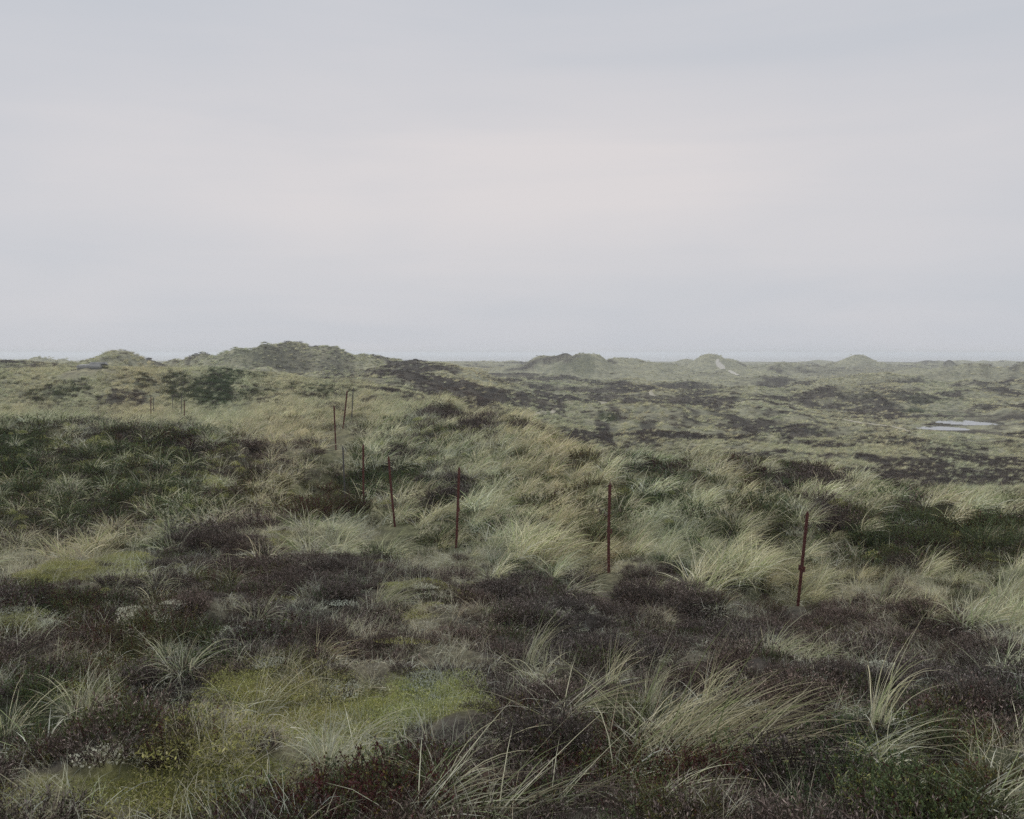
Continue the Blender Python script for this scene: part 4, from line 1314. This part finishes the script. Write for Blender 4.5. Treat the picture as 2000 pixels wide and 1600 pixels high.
# bushes that stand out
BUSH = {
    'round': heather(520, .17, .26, 1.0, .2, 16).mesh('heather_bush', M_HEATH),
    'dark': heather(520, .34, .36, 1.5, .2, 18).mesh('heather_bush', M_HEATH),
    'wide': heather(420, .50, .34, 1.7, .45, 14).mesh('heather_bush', M_HEATH),
    'green': crowberry(420, .40, .42, 2.0, .03, 18).mesh('crowberry_bush', M_SHRUB),
    'red': crowberry(420, .40, .36, 2.0, .5, 18).mesh('crowberry_bush', M_SHRUB),
    'sred': crowberry(260, .17, .20, 1.1, .75, 22).mesh('crowberry_bush', M_SHRUB),
    'sgreen': crowberry(260, .17, .18, 1.2, .06, 22).mesh('crowberry_bush', M_SHRUB),
}
BUSHES = [
    (1062, 1455, 'round', .95, .9, 'dark round heather bush in the centre foreground'),
    (1610, 1030, 'dark', 1.0, .4, 'dark heather bush on the slope just behind the nearest fence post'),
    (1635, 1040, 'dark', .8, .5, 'smaller dark heather bush right behind the nearest fence post'),
    (870, 975, 'dark', 1.0, .5, 'dark heather mound behind the post left of centre'),
    (640, 1012, 'red', 1.2, .3, 'dark reddish bush below the clustered fence posts, left part'),
    (678, 1006, 'red', 1.1, .4, 'dark reddish bush at the foot of the clustered fence posts, right part'),
    (600, 1020, 'red', 1.1, .2, 'low reddish bush at the left end of the dark strip below the clustered posts'),
    (1290, 1165, 'wide', .8, .5, 'dark heather cushion in front of the golden tussocks'),
    (1245, 1175, 'wide', .7, .6, 'low heather cushion below the post with the notched top'),
    (1770, 1115, 'dark', .9, .4, 'dark bush at the lower edge of the green thicket on the right'),
    (1800, 1060, 'green', 1.0, .6, 'green leafy bush in the middle of the thicket on the right slope'),
    (1940, 1075, 'green', 1.1, .7, 'green leafy bush at the right end of the thicket on the right slope'),
    (1690, 1060, 'green', .9, .8, 'green leafy bush at the left end of the thicket on the right slope'),
    (1160, 1050, 'green', .9, .7, 'dark green bush left of the post with the notched top'),
    (1420, 1050, 'green', .9, .6, 'dark green bush half hidden in windblown grass between the two right posts'),
    (845, 1070, 'green', .7, .3, 'small brown-green bush left of the foot of the post left of centre'),
    (470, 1045, 'wide', 1.0, .5, 'dark grey heather ridge above the heather mound on the left'),
    (420, 1062, 'wide', .9, .4, 'heather bush at the left end of the dark ridge on the left'),
    (540, 1035, 'wide', .8, .7, 'greyish heather bush at the right end of the dark ridge on the left'),
    (1385, 1530, 'sred', 1.0, .2, 'dark red crowberry bush in front of the big golden tussock'),
    (1440, 1520, 'sred', .9, .3, 'second dark red crowberry bush in front of the big golden tussock, to the right'),
    (640, 1590, 'sred', 1.0, .1, 'dark reddish bush at the bottom edge left of centre'),
    (1330, 1595, 'sgreen', .9, .1, 'yellow-green sprig bush at the bottom edge below the big golden tussock'),
    (1790, 1590, 'sgreen', 1.1, .6, 'bright green crowberry bush at the bottom edge on the right'),
    (1870, 1600, 'sgreen', 1.0, .4, 'mixed green crowberry bush at the bottom edge near the right corner'),
    (510, 1420, 'sgreen', .6, .9, 'small dark bush standing in the yellow-green moss'),
    (325, 1480, 'round', .5, .3, 'small dark heather bush at the left edge of the moss'),
    (1850, 1250, 'dark', .7, .3, 'dark brown heather bush at the right, below the pale grass strip'),
]
for (u, v, kd, s, tn, lb) in BUSHES:
    x, y, z = at(u, v)
    plant('crowberry_bush' if 'red' in kd or 'green' in kd else 'heather_bush', BUSH[kd], x, y, z + (.06 if kd == 'red' else -.02), RNG.uniform(0, 6.28), s, tn, lb, 'bush', 'bushes in the dune heath')

# ------------------------------------------------------------------ fence posts
def steel(name, a, b, spots):
    m, t = new_mat(name)
    out = N(t, 'ShaderNodeOutputMaterial')
    tcx = N(t, 'ShaderNodeTexCoord')
    n1 = noise_(t, tcx.outputs['Object'], 14, 6, .7)
    n2 = noise_(t, tcx.outputs['Object'], 55, 4, .6)
    c = mixc_(t, ramp_(t, n1, .35, .65), a, b)
    c = mixc_(t, ramp_(t, n2, .58, .72), c, spots)
    p = principled(t, c, .75, .3)
    bu = N(t, 'ShaderNodeBump')
    bu.inputs['Strength'].default_value = .5
    bu.inputs['Distance'].default_value = .003
    t.links.new(n2, bu.inputs['Height'])
    t.links.new(bu.outputs[0], p.inputs['Normal'])
    t.links.new(p.outputs[0], out.inputs['Surface'])
    return m


M_RUST = steel('red_rusted_steel', (.095, .031, .030, 1), (.165, .068, .052, 1), (.050, .028, .027, 1))
M_GREY = steel('grey_weathered_steel', (.085, .080, .080, 1), (.14, .13, .125, 1), (.07, .04, .035, 1))


def box(V, Fq, cx, cy, cz, sx, sy, sz):
    o = len(V)
    for dz in (-1, 1):
        for dx, dy in ((-1, -1), (1, -1), (1, 1), (-1, 1)):
            V.append((cx + dx * sx / 2, cy + dy * sy / 2, cz + dz * sz / 2))
    for f in ((0, 3, 2, 1), (4, 5, 6, 7), (0, 1, 5, 4), (1, 2, 6, 5), (2, 3, 7, 6), (3, 0, 4, 7)):
        Fq.append([o + i for i in f])


def tee_shaft(L, w, studs=True, notched=False):
    """T-section steel picket with studs along its face, pointed top"""
    sec = [(-w / 2, 0), (w / 2, 0), (w / 2, .007), (.004, .007), (.004, .034), (-.004, .034), (-.004, .007), (-w / 2, .007)]
    V, Fq = [], []
    zs = np.linspace(-.55, L, 9)
    zs = np.append(zs[:-1], [L - .05, L])
    n = len(sec)
    bow = RNG.normal(0, .006)
    for z in zs:
        k = 1.0 if z < L - .02 else .55
        b = bow * math.sin(max(z, 0) / L * math.pi)
        V += [(x * k + b, y * k, z) for x, y in sec]
    for r in range(len(zs) - 1):
        for i in range(n):
            Fq.append([r * n + i, r * n + (i + 1) % n, (r + 1) * n + (i + 1) % n, (r + 1) * n + i])
    tri = [tuple(range(n))[::-1], tuple((len(zs) - 1) * n + i for i in range(n))]
    if studs:
        for z in np.arange(.12, L - .1, .06):
            box(V, Fq, 0, -.005, z, w * .45, .0098, .014)
    if notched:
        for j, z in enumerate((L - .03, L - .075, L - .12, L - .165)):
            box(V, Fq, w * .5 + .003, .0035, z, .02 - .002 * j, .006, .012)
            box(V, Fq, -w * .5 - .003, .0035, z - .02, .02 - .002 * j, .006, .012)
        box(V, Fq, 0, .004, L + .022, .012, .0055, .05)
    me = bpy.data.meshes.new('shaft')
    me.from_pydata(V, [], [tuple(f) for f in Fq] + tri)
    me.update()
    return me


def small_part(name, parent, mat, boxes):
    V, Fq = [], []
    for q in boxes:
        box(V, Fq, *q)
    me = bpy.data.meshes.new(name)
    me.from_pydata(V, [], [tuple(f) for f in Fq])
    me.materials.append(mat)
    me.update()
    return link(name, me, parent)


POSTS = [
    # foot u, v, top u, v, distance, width, material, fittings, label
    (1558, 1188, 1573, 996, 14.5, .046, M_RUST, 'plate', 'rusty red steel fence post nearest the camera, leaning right, with a plate bracket halfway'),
    (1189, 1118, 1192, 945, 15.3, .046, M_RUST, 'notch', 'rusty red steel fence post with a notched spiked top, right of centre'),
    (891, 1068, 897, 913, 17.7, .044, M_RUST, 'clip', 'rusty red steel fence post left of centre with a small side clip'),
    (771, 1026, 760, 890, 20.4, .046, M_RUST, '', 'rusty red steel fence post leaning left, right beside the clustered posts'),
    (710, 978, 709, 868, 25.0, .050, M_RUST, '', 'straight dark red fence post behind the dark reddish bush'),
    (674, 976, 669, 872, 26.2, .040, M_GREY, 'thin', 'grey weathered fence post, leftmost at the foot of the clustered posts'),
    (656, 876, 652, 793, 33.0, .048, M_RUST, '', 'dark red fence post on the hollow rim, leftmost of the three standing behind the cluster'),
    (670, 836, 678, 763, 38.0, .055, M_RUST, '', 'dark red fence post leaning right, middle of the three behind the cluster'),
    (687, 816, 690, 757, 47.0, .048, M_GREY, 'thin', 'thin grey fence post farthest back of the three behind the cluster'),
    (360, 828, 360.5, 783, 62.0, .060, M_RUST, '', 'dark red fence post in front of the left hill, rightmost and nearest of its group'),
    (354, 808, 355, 768, 68.0, .052, M_GREY, 'thin', 'thin grey fence post just behind the rightmost red post at the left hill'),
    (336.5, 806, 337, 774, 72.0, .052, M_GREY, 'thin', 'thin grey fence post in the middle of the group at the left hill'),
    (294.5, 817, 295, 775, 64.0, .060, M_RUST, '', 'dark fence post leftmost of the group at the left hill'),
    (299.5, 811, 300, 776, 70.0, .050, M_GREY, 'thin', 'thin grey fence post close behind the leftmost post at the left hill'),
]
for (ub, vb, ut, vt, d, w, mat, fit, lb) in POSTS:
    bx, bz = (ub - 1000) / F * d, -(vb - HZ) / F * d
    tx, tz = (ut - 1000) / F * d, -(vt - HZ) / F * d
    L = math.hypot(tx - bx, tz - bz)
    root = link('fence_post', None, label=lb, cat='fence post', group='old steel fence posts')
    root.location = (bx, d, bz)
    root.rotation_euler = (RNG.normal(0, .03), math.atan2(tx - bx, tz - bz), 0)
    me = tee_shaft(L, w, fit != 'thin', fit == 'notch')
    me.materials.append(mat)
    sh = link('shaft', me, root)
    if fit == 'plate':
        small_part('bracket', root, mat, [(-.036, .004, .42 * L, .028, .008, .085), (.038, .004, .405 * L, .030, .008, .085)])
        small_part('bolt', root, mat, [(-.036, -.004, .42 * L, .012, .008, .012), (.038, -.004, .405 * L, .012, .008, .012)])
    elif fit == 'notch':
        small_part('bracket', root, mat, [(.034, .004, .46 * L, .022, .008, .075), (-.031, .004, .462 * L, .016, .008, .06)])
        small_part('bolt', root, mat, [(.034, -.004, .46 * L, .012, .008, .012)])
    elif fit == 'clip':
        small_part('bracket', root, mat, [(.031, .004, .47 * L, .018, .008, .085)])
        small_part('wire', root, M_GREY, [(.029, .0125, .56 * L, .004, .004, .34 * L)])

# ------------------------------------------------------------------ old bunker on the left hill
mb, t = new_mat('weathered_concrete')
out = N(t, 'ShaderNodeOutputMaterial')
ge = N(t, 'ShaderNodeNewGeometry')
n1 = noise_(t, ge.outputs['Position'], 1.8, 6, .7)
p = principled(t, mixc_(t, ramp_(t, n1, .3, .7), (.20, .205, .205, 1), (.44, .44, .42, 1)), .9, .2)
t.links.new(p.outputs[0], out.inputs['Surface'])
md_, t = new_mat('painted_recess_shade')  # near-black colour paints the shade inside the opening onto a solid block
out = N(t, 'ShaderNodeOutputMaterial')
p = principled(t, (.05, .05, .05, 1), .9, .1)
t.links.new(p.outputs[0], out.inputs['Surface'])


def block(name, parent, mat, pts_bottom, pts_top):
    V = list(pts_bottom) + list(pts_top)
    n = len(pts_bottom)
    Fq = [tuple(range(n))[::-1], tuple(range(n, 2 * n))] + [(i, (i + 1) % n, n + (i + 1) % n, n + i) for i in range(n)]
    me = bpy.data.meshes.new(name)
    me.from_pydata(V, [], Fq)
    me.materials.append(mat)
    me.update()
    o = link(name, me, parent)
    bv = o.modifiers.new('bevel', 'BEVEL')
    bv.width = .04
    bv.segments = 2
    return o


dB = 95.5
px = dB / F
bk = link('concrete_bunker', None, label='low grey concrete bunker half buried on the left hill', cat='bunker')
bk.location = ((150 - 1000) * px, dB, -(728 - HZ) * px)
bk.rotation_euler = (0, 0, R(14))
w_, h_ = 38 * px, 14.5 * px
block('wall', bk, mb, [(0, 0, -1.2), (.38 * w_, 0, -1.2), (.38 * w_, 1.6, -1.2), (0, 1.6, -1.2)], [(.02, .03, .62 * h_), (.38 * w_, .0, .62 * h_), (.38 * w_, 1.6, .62 * h_), (0.02, 1.6, .62 * h_)])
block('wall', bk, mb, [(.50 * w_, .02, -1.2), (1.05 * w_, .10, -1.2), (1.05 * w_, 1.6, -1.2), (.50 * w_, 1.6, -1.2)], [(.50 * w_, .02, .62 * h_), (1.04 * w_, .10, .62 * h_), (1.04 * w_, 1.6, .62 * h_), (.50 * w_, 1.6, .62 * h_)])
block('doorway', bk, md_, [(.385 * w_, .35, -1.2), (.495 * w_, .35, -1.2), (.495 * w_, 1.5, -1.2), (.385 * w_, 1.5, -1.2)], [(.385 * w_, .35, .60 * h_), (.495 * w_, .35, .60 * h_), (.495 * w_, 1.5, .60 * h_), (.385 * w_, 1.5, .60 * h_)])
block('roof_slab', bk, mb, [(-.05, -.12, .625 * h_), (1.08 * w_, 0, .625 * h_), (1.08 * w_, 1.8, .625 * h_), (-.05, 1.8, .625 * h_)], [(.02, -.06, 1.0 * h_), (1.06 * w_, .05, 1.02 * h_), (1.06 * w_, 1.7, 1.1 * h_), (.05, 1.7, 1.1 * h_)])
block('upper_slab', bk, mb, [(.45 * w_, 1.2, 1.12 * h_), (1.30 * w_, 1.3, 1.12 * h_), (1.30 * w_, 3.0, .9 * h_), (.45 * w_, 3.0, .9 * h_)], [(.55 * w_, 1.3, 1.38 * h_), (1.22 * w_, 1.4, 1.40 * h_), (1.20 * w_, 3.0, 1.38 * h_), (.55 * w_, 3.0, 1.36 * h_)])

# ------------------------------------------------------------------ sea air
mh, t = new_mat('sea_haze')
out = N(t, 'ShaderNodeOutputMaterial')
pv = N(t, 'ShaderNodeVolumePrincipled')
pv.inputs['Color'].default_value = (.92, .96, 1.0, 1)
pv.inputs['Density'].default_value = 0.00046
pv.inputs['Anisotropy'].default_value = 0.2
t.links.new(pv.outputs[0], out.inputs['Volume'])
V, Fq = [], []
box(V, Fq, 0, 7000, -6.4, 19000, 14400, 18.8)
me = bpy.data.meshes.new('haze')
me.from_pydata(V, [], [tuple(f) for f in Fq])
me.materials.append(mh)
link('haze', me, kind='stuff', label='thin sea haze over the heath', cat='haze')
